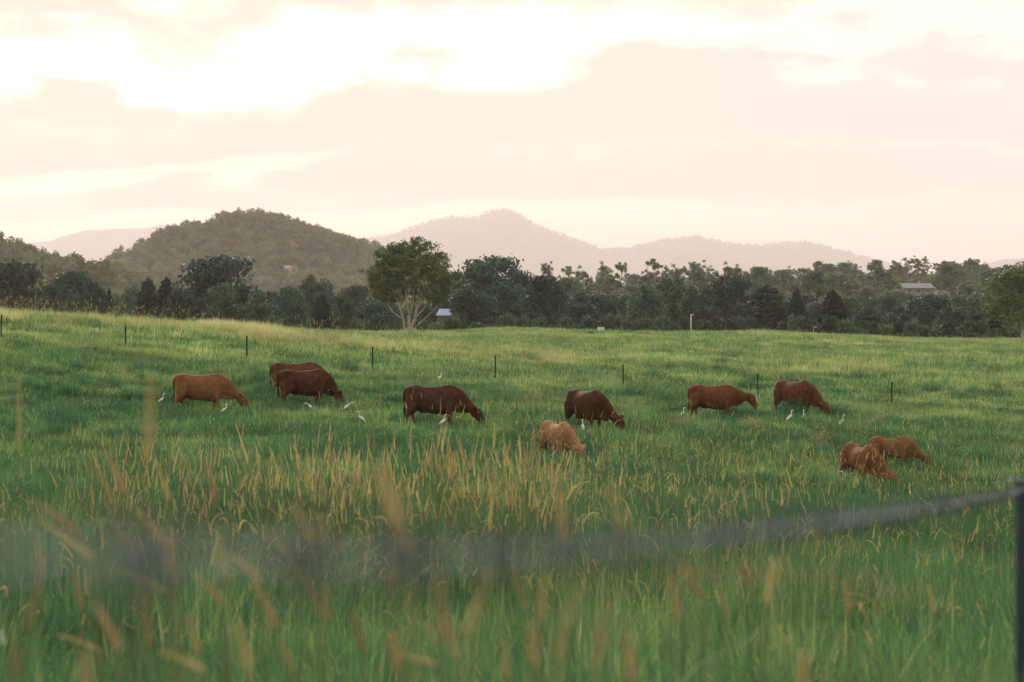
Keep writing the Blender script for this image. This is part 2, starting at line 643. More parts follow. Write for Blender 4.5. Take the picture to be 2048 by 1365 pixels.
# ------------------------------------------------------------------ grass blades
def patch_mesh(name, side, n, h0, h1, w, seed, lean=0.35, segs=3, mat=None, tuss=9, clumpy=0.75):
    """A square yard of sward: blades springing from tussocks, each blade its own tone ('rnd')."""
    r = np.random.default_rng(seed)
    tc = r.uniform(-side / 2, side / 2, (tuss, 2))
    th = r.uniform(0.65, 1.35, tuss)
    tt = r.uniform(-0.5, 0.5, tuss)
    k = r.integers(0, tuss, n)
    loose = r.uniform(0, 1, n) > clumpy
    spread = side / math.sqrt(tuss) * 0.42
    off = r.normal(0, spread, (n, 2))
    base = np.where(loose[:, None], r.uniform(-side / 2, side / 2, (n, 2)), tc[k] + off)
    rr = np.where(loose, 1.0, np.linalg.norm(off, axis=1) / spread)
    h = r.uniform(h0, h1, n) * np.where(loose, 0.8, th[k]) * (1.08 - 0.16 * np.clip(rr, 0, 2.5))
    da = np.where(loose, r.uniform(0, 6.283, n), np.arctan2(off[:, 1], off[:, 0]) + r.normal(0, 0.8, n))
    ln = h * np.abs(r.normal(0, lean, n) + 0.10 + 0.10 * np.clip(rr, 0, 2))
    fa = r.uniform(0, np.pi, n)
    wd = w * r.uniform(0.55, 1.35, n)
    ts = np.linspace(0, 1, segs + 1)
    rows = []
    for j, t in enumerate(ts):
        q = t ** 1.9
        cx, cy = base[:, 0] + ln * q * np.cos(da), base[:, 1] + ln * q * np.sin(da)
        cz = h * (t - 0.30 * np.minimum(1.0, ln / h) * t ** 3) - 0.04
        ww = wd * (1 - t ** 1.6) * 0.5
        if j < segs:
            rows.append(np.stack([cx - ww * np.cos(fa), cy - ww * np.sin(fa), cz], 1))
            rows.append(np.stack([cx + ww * np.cos(fa), cy + ww * np.sin(fa), cz], 1))
        else:
            rows.append(np.stack([cx, cy, cz], 1))
    m_ = 2 * segs + 1
    V = np.stack(rows, 1).reshape(-1, 3)
    o = (np.arange(n) * m_)[:, None]
    T = []
    for j in range(segs - 1):
        T += [[2 * j, 2 * j + 1, 2 * j + 3], [2 * j, 2 * j + 3, 2 * j + 2]]
    T.append([2 * segs - 2, 2 * segs - 1, 2 * segs])
    F = (o[:, :, None] + np.array(T)[None]).reshape(-1, 3)
    me = mesh_np(name, V, F, True)
    at = me.attributes.new('rnd', 'FLOAT', 'POINT')
    rn = np.clip(r.normal(0, 0.30, n) + np.where(loose, 0.1, tt[k]) * 0.75, -1, 1)
    rn = np.where(r.uniform(0, 1, n) < 0.05, r.uniform(0.7, 1.3, n), rn)      # some blades are dead
    at.data.foreach_set('value', np.repeat(rn, m_).astype(np.float32))
    me.materials.append(mat or M['grass'])
    return me


def slope_rot(x, y, rz):
    """Euler angles that turn a piece by rz and lay it on the slope at (x, y)."""
    e = 1.2
    sx = (H(x + e, y) - H(x - e, y)) / (2 * e)
    sy = (H(x, y + e) - H(x, y - e)) / (2 * e)
    out = np.empty((len(x), 3), np.float32)
    up = Vector((0, 0, 1))
    for i in range(len(x)):
        q = up.rotation_difference(Vector((-sx[i], -sy[i], 1)).normalized()).to_matrix() @ Matrix.Rotation(rz[i], 3, 'Z')
        out[i] = q.to_euler('XYZ')
    return out


def head_geo(mb_core, mb_hair, base, dirv, length, r0, bend, rng, hairs=70, hl=0.0085):
    """One bristly seed spike: a knobbly core and fine bristles, arched by bend."""
    d = np.array(dirv, float)
    d /= np.linalg.norm(d)
    side = np.array((d[1], -d[0], 0.0))
    if np.linalg.norm(side) < 1e-3:
        side = np.array((1.0, 0, 0))
    side /= np.linalg.norm(side)
    pts = []
    p = np.array(base, float)
    n = 9
    for i in range(n):
        pts.append(p.copy())
        t = i / (n - 1)
        dd = d + bend * t * np.array((d[0] + 0.3 * side[0], d[1] + 0.3 * side[1], -0.9))
        p = p + dd / np.linalg.norm(dd) * length / (n - 1)
    pts = np.array(pts)
    rad = [r0 * (1.30 - 0.95 * i / (n - 1)) * (0.6 if i == 0 else 1.0) * rng.uniform(0.85, 1.15) for i in range(n)]
    rad[-1] = r0 * 0.25
    mb_core.tube(pts, rad, 6)
    for _ in range(hairs):
        t = rng.uniform(0, n - 1.01)
        i = int(t)
        c = pts[i] + (pts[i + 1] - pts[i]) * (t - i)
        ax = pts[i + 1] - pts[i]
        ax /= np.linalg.norm(ax)
        q = rng.normal(0, 1, 3)
        q -= ax * np.dot(q, ax)
        q /= np.linalg.norm(q) + 1e-9
        o = q * 0.85 + ax * 0.75
        tip = c + o / np.linalg.norm(o) * (rad[i] + hl * rng.uniform(0.5, 1.5) * (1.15 - 0.6 * t / n))
        s = np.cross(o, ax) * 0.0016
        mb_hair.add([c + q * rad[i] * 0.6 - s, c + q * rad[i] * 0.6 + s, tip], [(0, 1, 2)])
    return pts


def stalk_mesh(name, seed, height, length, r0, bend, lean, hairs, stems=1):
    """Flowering stalk(s) for the scatter: stem, spike, a long leaf."""
    rng = np.random.default_rng(seed)
    core, hair, stem = MB(), MB(), MB()
    for s in range(stems):
        a = rng.uniform(0, 6.28)
        hh = height * rng.uniform(0.8, 1.1)
        o = np.array((rng.uniform(-0.1, 0.1), rng.uniform(-0.1, 0.1), 0)) if stems > 1 else np.zeros(3)
        dx, dy = math.cos(a), math.sin(a)
        sp = [o + np.array((dx * lean * hh * t * t, dy * lean * hh * t * t, hh * t * (1 - 0.15 * lean * t))) for t in (0, 0.33, 0.66, 1)]
        stem.tube(sp, [0.0022, 0.002, 0.0017, 0.0014], 4)
        dr = sp[3] - sp[2]
        head_geo(core, hair, sp[3], dr, length * rng.uniform(0.8, 1.2), r0, bend * rng.uniform(0.5, 1.4), rng, hairs)
        for _ in range(2):
            b = rng.uniform(0, 6.28)
            z0 = hh * rng.uniform(0.1, 0.5)
            l = rng.uniform(0.2, 0.35)
            st = o + np.array((dx * lean * z0 * 0.2, dy * lean * z0 * 0.2, z0))
            q = [st + np.array((math.cos(b) * l * t, math.sin(b) * l * t, l * (1.1 * t - 0.9 * t * t))) for t in (0, 0.5, 1)]
            w = np.array((-math.sin(b), math.cos(b), 0)) * 0.004
            stem.add([q[0] - w, q[0] + w, q[1] - w, q[1] + w, q[2]], [(0, 1, 3, 2), (2, 3, 4)])
    me = bpy.data.meshes.new(name)
    V = np.concatenate([np.concatenate(k.v) for k in (stem, core, hair)])
    F = stem.f + [[i + stem.n for i in f] for f in core.f] + [[i + stem.n + core.n for i in f] for f in hair.f]
    me.from_pydata([tuple(p) for p in V.tolist()], [], F)
    for k in ('stem', 'spike', 'bristle'):
        me.materials.append(M[k])
    me.polygons.foreach_set('material_index', np.array([0] * len(stem.f) + [1] * len(core.f) + [2] * len(hair.f), np.int32))
    me.update()
    return me


M['stem'] = leafy('grass_stem', (0.12, 0.19, 0.06), (0.26, 0.20, 0.09), 0.25, 0.6, 0.3, 2.0)
M['spike'] = leafy('seed_spike', (0.50, 0.41, 0.15), (0.66, 0.57, 0.25), 0.35, 0.7, 0.35, 0.8)
M['bristle'] = leafy('seed_bristle', (0.78, 0.66, 0.30), (0.85, 0.78, 0.46), 0.6, 0.6, 0.2, 0.8)
M['straw'] = leafy('dead_straw', (0.34, 0.24, 0.13), (0.46, 0.36, 0.22), 0.3, 0.8, 0.2, 3.0)


def frustum_points(n, d0, d1, u0=-0.36, u1=0.36, rng=RNG, power=2.0):
    d = (d0 ** power + (d1 ** power - d0 ** power) * rng.uniform(0, 1, n)) ** (1 / power)
    u = rng.uniform(u0, u1, n)
    return u * (d + 3.0), d


def dryness(x, y):
    """How sun-dried the sward is: lush in the hollow, yellower on the rise beyond the fence and at patches."""
    base = np.interp(y, [8, 30, 60, 82, 100, 125, 180, 260], [0.05, 0.10, 0.16, 0.29, 0.40, 0.48, 0.48, 0.46])
    return base + (fbm(x * 0.05, y * 0.03, 51) - 0.5) * 0.45


def build_grass():
    near = [patch_mesh('near_sward', 1.2, 1500, 0.24, 0.68, 0.0105, 100 + i, 0.26, 4, tuss=11) for i in range(6)]
    mid = [patch_mesh('mid_sward', 2.2, 1900, 0.20, 0.52, 0.026, 200 + i, 0.34, 3, tuss=14) for i in range(6)]
    far = [patch_mesh('far_sward', 4.5, 2000, 0.22, 0.55, 0.060, 300 + i, 0.40, 2, tuss=22) for i in range(6)]
    tus = [patch_mesh('tussock', 0.5, 420, 0.40, 0.85, 0.022, 330 + i, 0.38, 3, tuss=1, clumpy=1.0) for i in range(4)]
    c = protos('grass_sward', near + mid + far + tus)
    P_, R_, S_, I_, D_ = [], [], [], [], []
    for lo, d0, d1, side, over in ((0, 2.4, 36, 1.2, 1.55), (6, 34, 92, 2.2, 1.6), (12, 88, 312, 4.5, 1.6)):
        step = side / math.sqrt(over)
        gy = np.arange(d0, d1, step)
        X, Y = [], []
        for yv in gy:
            w = 0.37 * (yv + 3)
            gx = np.arange(-w, w, step)
            X.append(gx)
            Y.append(np.full(len(gx), yv))
        x, y = np.concatenate(X), np.concatenate(Y)
        n = len(x)
        x = x + RNG.uniform(-0.35, 0.35, n) * side
        y = np.maximum(2.2, y + RNG.uniform(-0.35, 0.35, n) * side)
        hm = 0.70 + 0.8 * fbm(x * 0.28, y * 0.20, 61, 3) ** 1.4
        s = RNG.uniform(0.9, 1.15, n)
        sz = s * hm * np.interp(y, [3, 8, 14, 30, 60, 95, 120, 300], [0.9, 0.85, 1.0, 1.05, 0.95, 0.95, 1.2, 1.2])
        P_.append(np.stack([x, y, H(x, y) - 0.01], 1))
        R_.append(slope_rot(x, y, RNG.uniform(0, 6.28, n)))
        S_.append(np.stack([s, s, sz], 1))
        I_.append(lo + RNG.integers(0, 6, n))
        D_.append(dryness(x, y))
    # darker tussocks the cattle leave, gathered in drifts
    x, y = frustum_points(4600, 24, 250, -0.36, 0.36, power=1.6)
    k = fbm(x * 0.10, y * 0.07, 91, 3) > 0.52
    for bx, by in ((402, 66), (448, 64), (600, 68), (694, 66), (722, 61), (866, 63), (1172, 62), (1364, 69), (1426, 70), (1590, 68), (1684, 66), (1114, 52), (1722, 48), (1784, 54)):
        k &= ~((np.abs(x - (bx - 1024) / FPX * by) < 1.5) & (y > by - 4.5) & (y < by + 0.6))      # eaten down around the animals
    x, y = x[k], y[k]
    n = len(x)
    P_.append(np.stack([x, y, H(x, y) - 0.02], 1))
    R_.append(slope_rot(x, y, RNG.uniform(0, 6.28, n)))
    w = RNG.uniform(0.6, 1.5, n) * np.interp(y, [30, 120, 250], [0.8, 1.2, 1.8])
    S_.append(np.stack([w * RNG.uniform(1.0, 1.6, n), w, RNG.uniform(0.55, 1.0, n)], 1))
    I_.append(18 + RNG.integers(0, 4, n))
    D_.append(dryness(x, y) - RNG.uniform(0.15, 0.5, n))
    # tall dry fringe left ungrazed along the crest
    for n, d0, d1, u0, u1, k in ((150, 106, 127, -0.37, -0.06, 1.55), (40, 112, 135, -0.08, 0.03, 1.3), (260, 190, 268, -0.06, 0.34, 1.15)):
        x, y = frustum_points(n, d0, d1, u0, u1)
        P_.append(np.stack([x, y, H(x, y) - 0.01], 1))
        R_.append(slope_rot(x, y, RNG.uniform(0, 6.28, n)))
        w = RNG.uniform(0.45, 0.7, n)
        S_.append(np.stack([w, w, k * RNG.uniform(0.7, 1.25, n)], 1))
        I_.append(12 + RNG.integers(0, 6, n))
        D_.append(RNG.uniform(0.7, 1.0, n))
    o = scatter('grass', np.concatenate(P_), np.concatenate(R_), np.concatenate(S_), np.concatenate(I_), c, {'dry': np.concatenate(D_)})
    tag(o, 'lush green pasture grass covering the whole paddock', 'grass', kind='stuff')


def build_seed_grass():
    tall = [stalk_mesh('stalk', 400 + i, 1.15, 0.19, 0.0042, 0.15, 0.10, 110) for i in range(5)]
    nod = [stalk_mesh('stalk', 420 + i, 0.95, 0.17, 0.0042, 1.2, 0.22, 80) for i in range(5)]
    short = [stalk_mesh('stalk', 440 + i, 0.62, 0.085, 0.0042, 0.35, 0.18, 40) for i in range(5)]
    c = protos('seed_stalk', tall + nod + short)
    pts, scl, idx = [], [], []

    def band(n, d0, d1, u0, u1, s, mix_, thresh=0.45, k=0.35):
        x, y = frustum_points(n, d0, d1, u0, u1)
        keep = fbm(x * k, y * k, 81, 3) > thresh
        x, y = x[keep], y[keep]
        n = len(x)
        pts.append(np.stack([x, y, H(x, y) - 0.02], 1))
        scl.append(s * RNG.uniform(0.72, 1.15, n))
        idx.append(5 * RNG.choice(3, n, p=mix_) + RNG.integers(0, 5, n))
    # tall gold stand in the middle, nearer than the herd
    band(760, 16, 27, -0.18, 0.02, 1.05, (0.80, 0.12, 0.08), 0.36, 0.5)
    band(240, 15, 20, -0.10, 0.02, 1.15, (0.95, 0.05, 0.0), 0.36, 0.5)
    band(420, 15, 25, -0.30, -0.05, 0.85, (0.6, 0.2, 0.2), 0.45, 0.5)
    band(520, 18, 34, 0.0, 0.14, 0.95, (0.6, 0.3, 0.1), 0.42, 0.5)
    # thinner paler stalks towards the calves
    band(520, 14, 26, 0.0, 0.31, 0.75, (0.40, 0.25, 0.35), 0.44, 0.5)
    band(300, 11, 18, -0.32, 0.30, 0.70, (0.35, 0.25, 0.40), 0.44, 0.7)
    band(2000, 20, 50, 0.0, 0.32, 0.85, (0.30, 0.30, 0.40), 0.44)
    band(300, 42, 56, 0.01, 0.22, 1.0, (0.4, 0.5, 0.1), 0.42)
    band(2600, 13, 42, -0.32, 0.32, 0.8, (0.15, 0.20, 0.65), 0.44)
    band(90, 44, 58, -0.10, 0.02, 1.15, (0.9, 0.1, 0.0), 0.40)
    # all through the field, thinly
    band(7500, 40, 125, -0.33, 0.33, 0.8, (0.0, 0.25, 0.75), 0.44, 0.15)
    # rank grass left standing along the crest of the rise and the far rim
    band(1500, 106, 126, -0.36, -0.06, 1.15, (0.45, 0.35, 0.20), 0.40, 0.12)
    band(450, 112, 135, -0.08, 0.02, 1.0, (0.4, 0.3, 0.3), 0.40, 0.12)
    band(4200, 125, 270, -0.06, 0.33, 0.8, (0.1, 0.2, 0.7), 0.40, 0.06)
    # a few beside the near fence
    band(170, 7, 15, -0.33, 0.30, 0.8, (0.35, 0.25, 0.4), 0.42, 1.0)
    p, s = np.concatenate(pts), np.concatenate(scl)
    g = s * np.interp(p[:, 1], [20, 60, 120, 260], [1, 1.3, 1.8, 3.0])
    s3 = np.stack([g, g, s], 1)
    n = len(p)
    rot = np.stack([RNG.normal(0, 0.10, n), RNG.normal(0.05, 0.10, n), RNG.uniform(0, 6.28, n)], 1)
    o = scatter('seeding_grass', p, rot, s3, np.concatenate(idx), c)
    tag(o, 'golden bristly seed heads standing above the pasture grass', 'seed heads', kind='stuff')
    # a flattened patch of dead straw in the near grass, more of it thinly around
    dead = protos('straw_mat', [patch_mesh('straw', 0.6, 130, 0.15, 0.42, 0.006, 500 + i, 1.4, 3, M['straw'], 6, 0.5) for i in range(3)])
    x, y = [], []
    for cx, cy, sx, sy, k in ((1.95, 17.8, 0.55, 0.45, 34), (2.9, 17.3, 0.5, 0.4, 10), (0.9, 75, 2.0, 0.6, 12), (9, 60, 5, 3, 8)):
        x.append(RNG.normal(cx, sx, k))
        y.append(RNG.normal(cy, sy, k))
    x, y = np.concatenate(x), np.concatenate(y)
    n = len(x)
    o = scatter('dead_grass', np.stack([x, y, H(x, y) + 0.30], 1), np.stack([RNG.normal(0, 0.25, n), RNG.normal(0, 0.25, n), RNG.uniform(0, 6.28, n)], 1),
                RNG.uniform(0.7, 1.2, n), RNG.integers(0, 3, n), dead)
    tag(o, 'patch of dead straw lying in the near green grass', 'dead grass', kind='stuff')


build_grass()
build_seed_grass()


# ------------------------------------------------------------------ trees
M['bark_pale'] = plain('pale_bark', (0.50, 0.45, 0.37), (0.33, 0.29, 0.23), 0.85, 3.0)
M['bark_dark'] = plain('dark_bark', (0.10, 0.08, 0.06), (0.17, 0.14, 0.11), 0.9, 3.0)
M['leaf_hero'] = leafy('gum_leaves', (0.062, 0.120, 0.034), (0.120, 0.180, 0.052), 0.30, 0.55, 0.05, 0.5, 0.35)
M['leaf_fig'] = leafy('fig_leaves', (0.022, 0.064, 0.034), (0.050, 0.110, 0.050), 0.2, 0.5, 0.42, 0.25, 0.4)
M['leaf_broad'] = leafy('broad_leaves', (0.038, 0.084, 0.042), (0.084, 0.130, 0.058), 0.25, 0.6, 0.48, 0.25, 0.3)
M['leaf_gum'] = leafy('eucalypt_leaves', (0.084, 0.140, 0.080), (0.142, 0.190, 0.106), 0.3, 0.6, 0.30, 0.25, 0.3)
M['leaf_pine'] = leafy('pine_needles', (0.014, 0.030, 0.018), (0.026, 0.044, 0.024), 0.1, 0.6, 0.25, 0.4, 0.2)
M['leaf_hill'] = leafy('hill_leaves', (0.108, 0.156, 0.055), (0.185, 0.212, 0.080), 0.30, 0.7, 0.35, 0.03, 0.2)


def leaves_at(C, rad, n, size, rng, flat=0.75, shell=0.55, droop=0.0):
    """n diamond leaf sprays through an ellipsoid clump at C; returns verts, faces."""
    q = rng.normal(0, 1, (n, 3))
    q /= np.linalg.norm(q, axis=1)[:, None]
    rr = shell + (1 - shell) * rng.uniform(0, 1, n)
    rr *= rng.uniform(0.75, 1.15, n)
    pos = np.asarray(C) + q * rr[:, None] * np.array((rad, rad, rad * flat))
    nrm = q * 0.8 + rng.normal(0, 0.8, (n, 3)) + np.array((0, 0, 0.35))
    nrm /= np.linalg.norm(nrm, axis=1)[:, None]
    a = np.cross(nrm, rng.normal(0, 1, (n, 3)) + np.array((0, 0, droop)))
    a /= np.linalg.norm(a, axis=1)[:, None] + 1e-9
    b = np.cross(nrm, a)
    s = size * rng.uniform(0.6, 1.4, n)[:, None]
    V = np.stack([pos - a * s * 0.5, pos - b * s * 0.32, pos + a * s * 0.5, pos + b * s * 0.32], 1).reshape(-1, 3)
    F = np.arange(4 * n).reshape(n, 4)
    return V, F


class Tree:
    def __init__(self, seed):
        self.rng = np.random.default_rng(seed)
        self.w = MB()
        self.V, self.F, self.n = [], [], 0
        self.tips = []

    def clump(self, c, rad, n, size, **k):
        v, f = leaves_at(c, rad, n, size, self.rng, **k)
        self.V.append(v)
        self.F.append(f + self.n)
        self.n += len(v)

    def limb(self, a, b, r0, r1, sag=0.0, n=5, sides=6):
        a, b = np.array(a, float), np.array(b, float)
        l = np.linalg.norm(b - a)
        j = self.rng.normal(0, 0.045 * l, 3)
        pts = [a + (b - a) * t + j * math.sin(t * math.pi) + np.array((0, 0, -sag * l * math.sin(t * math.pi))) for t in np.linspace(0, 1, n)]
        self.w.tube(pts, list(np.linspace(r0, r1, n)), sides)
        return pts

    def meshes(self, name, bark, leaf):
        wm = self.w.mesh(name + '_trunk', True)
        wm.materials.append(M[bark])
        cm = mesh_np(name + '_crown', np.concatenate(self.V), np.concatenate(self.F))
        cm.materials.append(M[leaf])
        return wm, cm


def dome_tree(seed, hgt, wid, leaf='leaf_fig', bark='bark_dark', clear=0.12, nlump=46, per=130, size=0.55, flat=0.62, topheavy=0.5):
    """Dense rounded crown of many overlapping lumps, skirt nearly to the ground."""
    t = Tree(seed)
    r = t.rng
    t.limb((0, 0, -0.5), (r.normal(0, 0.2), r.normal(0, 0.2), hgt * 0.55), hgt * 0.035, hgt * 0.018)
    for k in range(nlump):
        a = r.uniform(0, 6.28)
        z = clear + (1 - clear) * r.uniform(0, 1) ** 0.75
        env = math.sqrt(max(0.02, 1 - ((z - topheavy) / (1.02 - topheavy if z > topheavy else topheavy * 1.35)) ** 2))
        q = math.sqrt(r.uniform(0.2, 1)) * env
        lr = wid * r.uniform(0.10, 0.19) * (0.75 + 0.5 * env)
        x = (wid / 2 - lr * 0.7) * q * math.cos(a) * r.uniform(0.85, 1.12)
        y = (wid / 2 - lr * 0.7) * q * math.sin(a)
        zz = min(z * hgt, hgt - lr * flat * 0.8)
        t.clump((x, y, zz), lr, per, size, flat=flat)
        if k % 3 == 0:
            t.limb((0, 0, hgt * r.uniform(0.2, 0.45)), (x * 0.9, y * 0.9, zz), hgt * 0.014, hgt * 0.004)
    return t.meshes('tree', bark, leaf)


def gum_tree(seed, hgt, wid, leaf='leaf_gum', clear=0.42, nl=9, per=70, size=0.5, bark='bark_pale'):
    """Tall open eucalypt: bare pale trunk, rising limbs, separate tufts of leaf."""
    t = Tree(seed)
    r = t.rng
    top = np.array((r.normal(0, 0.06) * hgt, r.normal(0, 0.04) * hgt, hgt * 0.88))
    tr = t.limb((0, 0, -0.5), top, hgt * 0.020, hgt * 0.006, n=7)
    for k in range(nl):
        f = clear + (0.97 - clear) * (k + r.uniform(0, 0.8)) / nl
        i = min(5, int(f * 6))
        base = tr[i] + (tr[min(6, i + 1)] - tr[i]) * (f * 6 - i)
        a = r.uniform(0, 6.28)
        ln = wid * 0.5 * r.uniform(0.45, 1.0) * (1.1 - 0.55 * f)
        tip = base + np.array((math.cos(a) * ln, math.sin(a) * ln, hgt * r.uniform(0.06, 0.16)))
        tip[2] = min(tip[2], hgt * 0.97)
        t.limb(base, tip, hgt * 0.008, hgt * 0.003)
        for s in range(r.integers(4, 8)):
            c = tip + r.normal(0, 1, 3) * np.array((wid, wid, hgt * 0.5)) * 0.095
            t.limb(tip - (tip - base) * 0.25, c, hgt * 0.0035, hgt * 0.0018, n=3, sides=4)
            t.clump(c, wid * r.uniform(0.06, 0.12), int(per * 0.7), size * 0.8, flat=0.8, shell=0.1)
    t.clump(top, wid * 0.13, per, size, flat=0.8, shell=0.25)
    return t.meshes('tree', bark, leaf)


def pine_tree(seed, hgt, wid, tiers=13, dome=0.0, bare=0.1, per=36, size=0.5, narrow=0.8):
    """Hoop or bunya pine: whorls of level branches ending in dense dark tufts."""
    t = Tree(seed)
    r = t.rng
    t.limb((0, 0, -0.5), (0, 0, hgt * 0.97), hgt * 0.018, hgt * 0.004, n=7)
    for k in range(tiers):
        f = (k + 0.5) / tiers
        z = hgt * (bare + (1 - bare) * f * 0.96)
        env = (1 - f) ** narrow * (1 - dome) + dome * math.sqrt(max(0.03, 1 - (2 * f - 0.9) ** 2 / 1.25))
        nb = r.integers(6, 9)
        for b in range(nb):
            a = 6.28 * b / nb + r.uniform(-0.3, 0.3)
            ln = wid * 0.5 * env * r.uniform(0.75, 1.1)
            tip = np.array((math.cos(a) * ln, math.sin(a) * ln, z - ln * 0.10 + r.normal(0, 0.1)))
            t.limb((0, 0, z), tip, hgt * 0.005, hgt * 0.002, n=3, sides=4)
            for q in (0.45, 0.75, 1.0):
                t.clump(tip * np.array((q, q, 0)) + np.array((0, 0, z + (tip[2] - z) * q)), max(0.3, wid * 0.085 * (0.6 + q * 0.6)), per, size, flat=0.6, shell=0.2)
    t.clump((0, 0, hgt * 0.96), wid * 0.07, per, size, flat=1.4)
    return t.meshes('tree', 'bark_dark', 'leaf_pine')


def bush(seed, hgt, wid, leaf='leaf_broad', n=14, per=110, size=0.4):
    t = Tree(seed)
    r = t.rng
    for k in range(5):
        a = r.uniform(0, 6.28)
        t.limb((0, 0, -0.3), (math.cos(a) * wid * 0.25, math.sin(a) * wid * 0.25, hgt * 0.7), hgt * 0.02, hgt * 0.006)
    for k in range(n):
        a = r.uniform(0, 6.28)
        z = r.uniform(0.12, 0.82)
        q = math.sqrt(r.uniform(0, 1)) * math.sqrt(max(0, 1 - (z - 0.25) ** 2 / 0.62))
        t.clump((wid * 0.38 * q * math.cos(a), wid * 0.38 * q * math.sin(a), hgt * z), min(wid, hgt * 1.3) * r.uniform(0.16, 0.26), per, size, flat=0.8)
    return t.meshes('shrub', 'bark_dark', leaf)


def hero_tree():
    """The lone spreading gum on the rim of the paddock: a fan of pale stems under one broad crown."""
    t = Tree(77)
    r = t.rng
    S = 232 / FPX          # metres per photo pixel at the tree

    def q(px, py, dy=0.0):
        return np.array(((px - 820) * S, dy, (672 - py) * S))
    forks = [(807, 640, 0.25), (818, 630, 0.30), (828, 640, 0.27), (812, 655, 0.2), (830, 655, 0.22)]
    for k, (bx, by, rr) in enumerate(forks):
        t.limb(q(819 + (bx - 819) * 0.35, 678), q(bx, by, r.normal(0, 0.3)), rr * 0.72, rr * 0.55, n=4, sides=8)
    main = [((807, 640), (778, 612), 0.17, -0.6), ((807, 640), (803, 590), 0.19, 0.8), ((818, 630), (812, 575), 0.20, -0.7), ((818, 630), (826, 580), 0.2, 0.9),
            ((828, 640), (846, 585), 0.2, -0.9), ((828, 640), (852, 612), 0.16, 0.6), ((828, 640), (836, 575), 0.18, 1.6), ((812, 655), (798, 605), 0.15, -1.6),
            ((830, 655), (862, 626), 0.13, -0.3), ((830, 655), (850, 590), 0.14, -2.0)]
    ends = []
    for (a, b, rr, dy) in main:
        e = q(*b, dy)
        t.limb(q(*a, 0), e, rr * 0.56, rr * 0.36, n=6, sides=7)
        ends.append((e, rr * 0.36))
    tips = []
    for e, rr in ends:
        out = e - q(820, 640)
        out /= np.linalg.norm(out)
        for s in range(4):
            d = out * 1.0 + r.normal(0, 0.42, 3) + np.array((0, 0, 0.35))
            d /= np.linalg.norm(d)
            e2 = e + d * r.uniform(1.4, 3.2)
            t.limb(e, e2, rr * 0.7, rr * 0.36, n=4, sides=5)
            for s2 in range(3):
                d2 = d + r.normal(0, 0.55, 3) + np.array((0, 0, 0.2))
                d2 /= np.linalg.norm(d2)
                e3 = e2 + d2 * r.uniform(0.9, 2.2)
                t.limb(e2, e3, rr * 0.33, rr * 0.14, n=3, sides=4)
                tips.append(e3)
                for s3 in range(2):
                    d3 = d2 + r.normal(0, 0.6, 3)
                    d3 /= np.linalg.norm(d3)
                    t.limb(e3, e3 + d3 * r.uniform(0.6, 1.5), rr * 0.13, 0.012, n=3, sides=3)
    # crown: an uneven dome of many leaf clumps, open at its lower middle where the limbs show
    c0 = q(820, 555)
    n = 0
    while n < 520:
        u = r.normal(0, 1, 3)
        u /= np.linalg.norm(u)
        rad = r.uniform(0.35, 1.0) ** 0.45
        p = c0 + u * rad * np.array((86 * S, 72 * S, 80 * S))
        px, py = 820 + p[0] / S, 672 - p[2] / S
        lob = 0.5 + 0.5 * math.sin(px * 0.11 + 1.0) * math.sin(py * 0.13 + p[1])
        if py > 575 and abs(px - 822) < 26 + (py - 575) * 0.3 and p[1] < 2.0:
            continue
        if py > 605 and abs(px - 820) < 52 and r.uniform() < 0.8:
            continue
        if py > 628:
            continue
        if r.uniform() > 0.40 + 0.9 * lob:
            continue
        near_tip = tips[int(np.argmin([np.sum((e - p) ** 2) for e in tips]))]
        if np.linalg.norm(near_tip - p) > 5.0:
            continue
        if np.linalg.norm(near_tip - p) > 0.8:
            t.limb(near_tip, p, 0.03, 0.012, n=3, sides=3)
        t.clump(p, r.uniform(0.38, 0.80), r.integers(36, 66), 0.25, flat=0.75, shell=0.2, droop=0.4)
        n += 1
    for e in tips:
        if e[2] / S > 95 and r.uniform() < 0.55:
            t.clump(e, 0.55, 40, 0.26, flat=0.8, shell=0.2, droop=0.4)
    return t.meshes('gum', 'bark_pale', 'leaf_hero')


TREE_LIB = {}


def lib(kind, k):
    """Shared meshes (trunk, crown, nominal height, nominal width)."""
    key = (kind, k)
    if key not in TREE_LIB:
        s = 1000 + hash_kind(kind) * 37 + k
        if kind == 'fig':
            TREE_LIB[key] = (*dome_tree(s, 12, 13, nlump=62), 12, 13)
        elif kind == 'broad':
            TREE_LIB[key] = (*dome_tree(s, 9, 7, 'leaf_broad', nlump=34, per=120, size=0.45, flat=0.8, topheavy=0.4), 9, 7)
        elif kind == 'gum':
            TREE_LIB[key] = (*gum_tree(s, 18, 9, nl=11, per=75, size=0.55), 18, 9)
        elif kind == 'hoop':
            TREE_LIB[key] = (*pine_tree(s, 10, 5.5, tiers=14), 10, 5.5)
        elif kind == 'cone':
            TREE_LIB[key] = (*pine_tree(s, 10, 6, tiers=15, narrow=0.55, per=50), 10, 6)
        elif kind == 'bunya':
            TREE_LIB[key] = (*pine_tree(s, 9, 6, tiers=6, dome=0.8, bare=0.38, per=46), 9, 6)
        elif kind == 'bush':
            TREE_LIB[key] = (*bush(s, 3, 4), 3, 4)
        elif kind == 'slope':
            TREE_LIB[key] = (*dome_tree(s, 13, 9, 'leaf_gum', 'bark_pale', clear=0.3, nlump=30, per=60, size=0.7, flat=0.7, topheavy=0.6), 13, 9)
        elif kind == 'big_gum':
            TREE_LIB[key] = (*dome_tree(s, 11, 9, 'leaf_hero', 'bark_pale', clear=0.30, nlump=85, per=110, size=0.34, flat=0.7, topheavy=0.66), 11, 9)
    return TREE_LIB[key]


def hash_kind(k):
    return sum(ord(c) for c in k) % 97


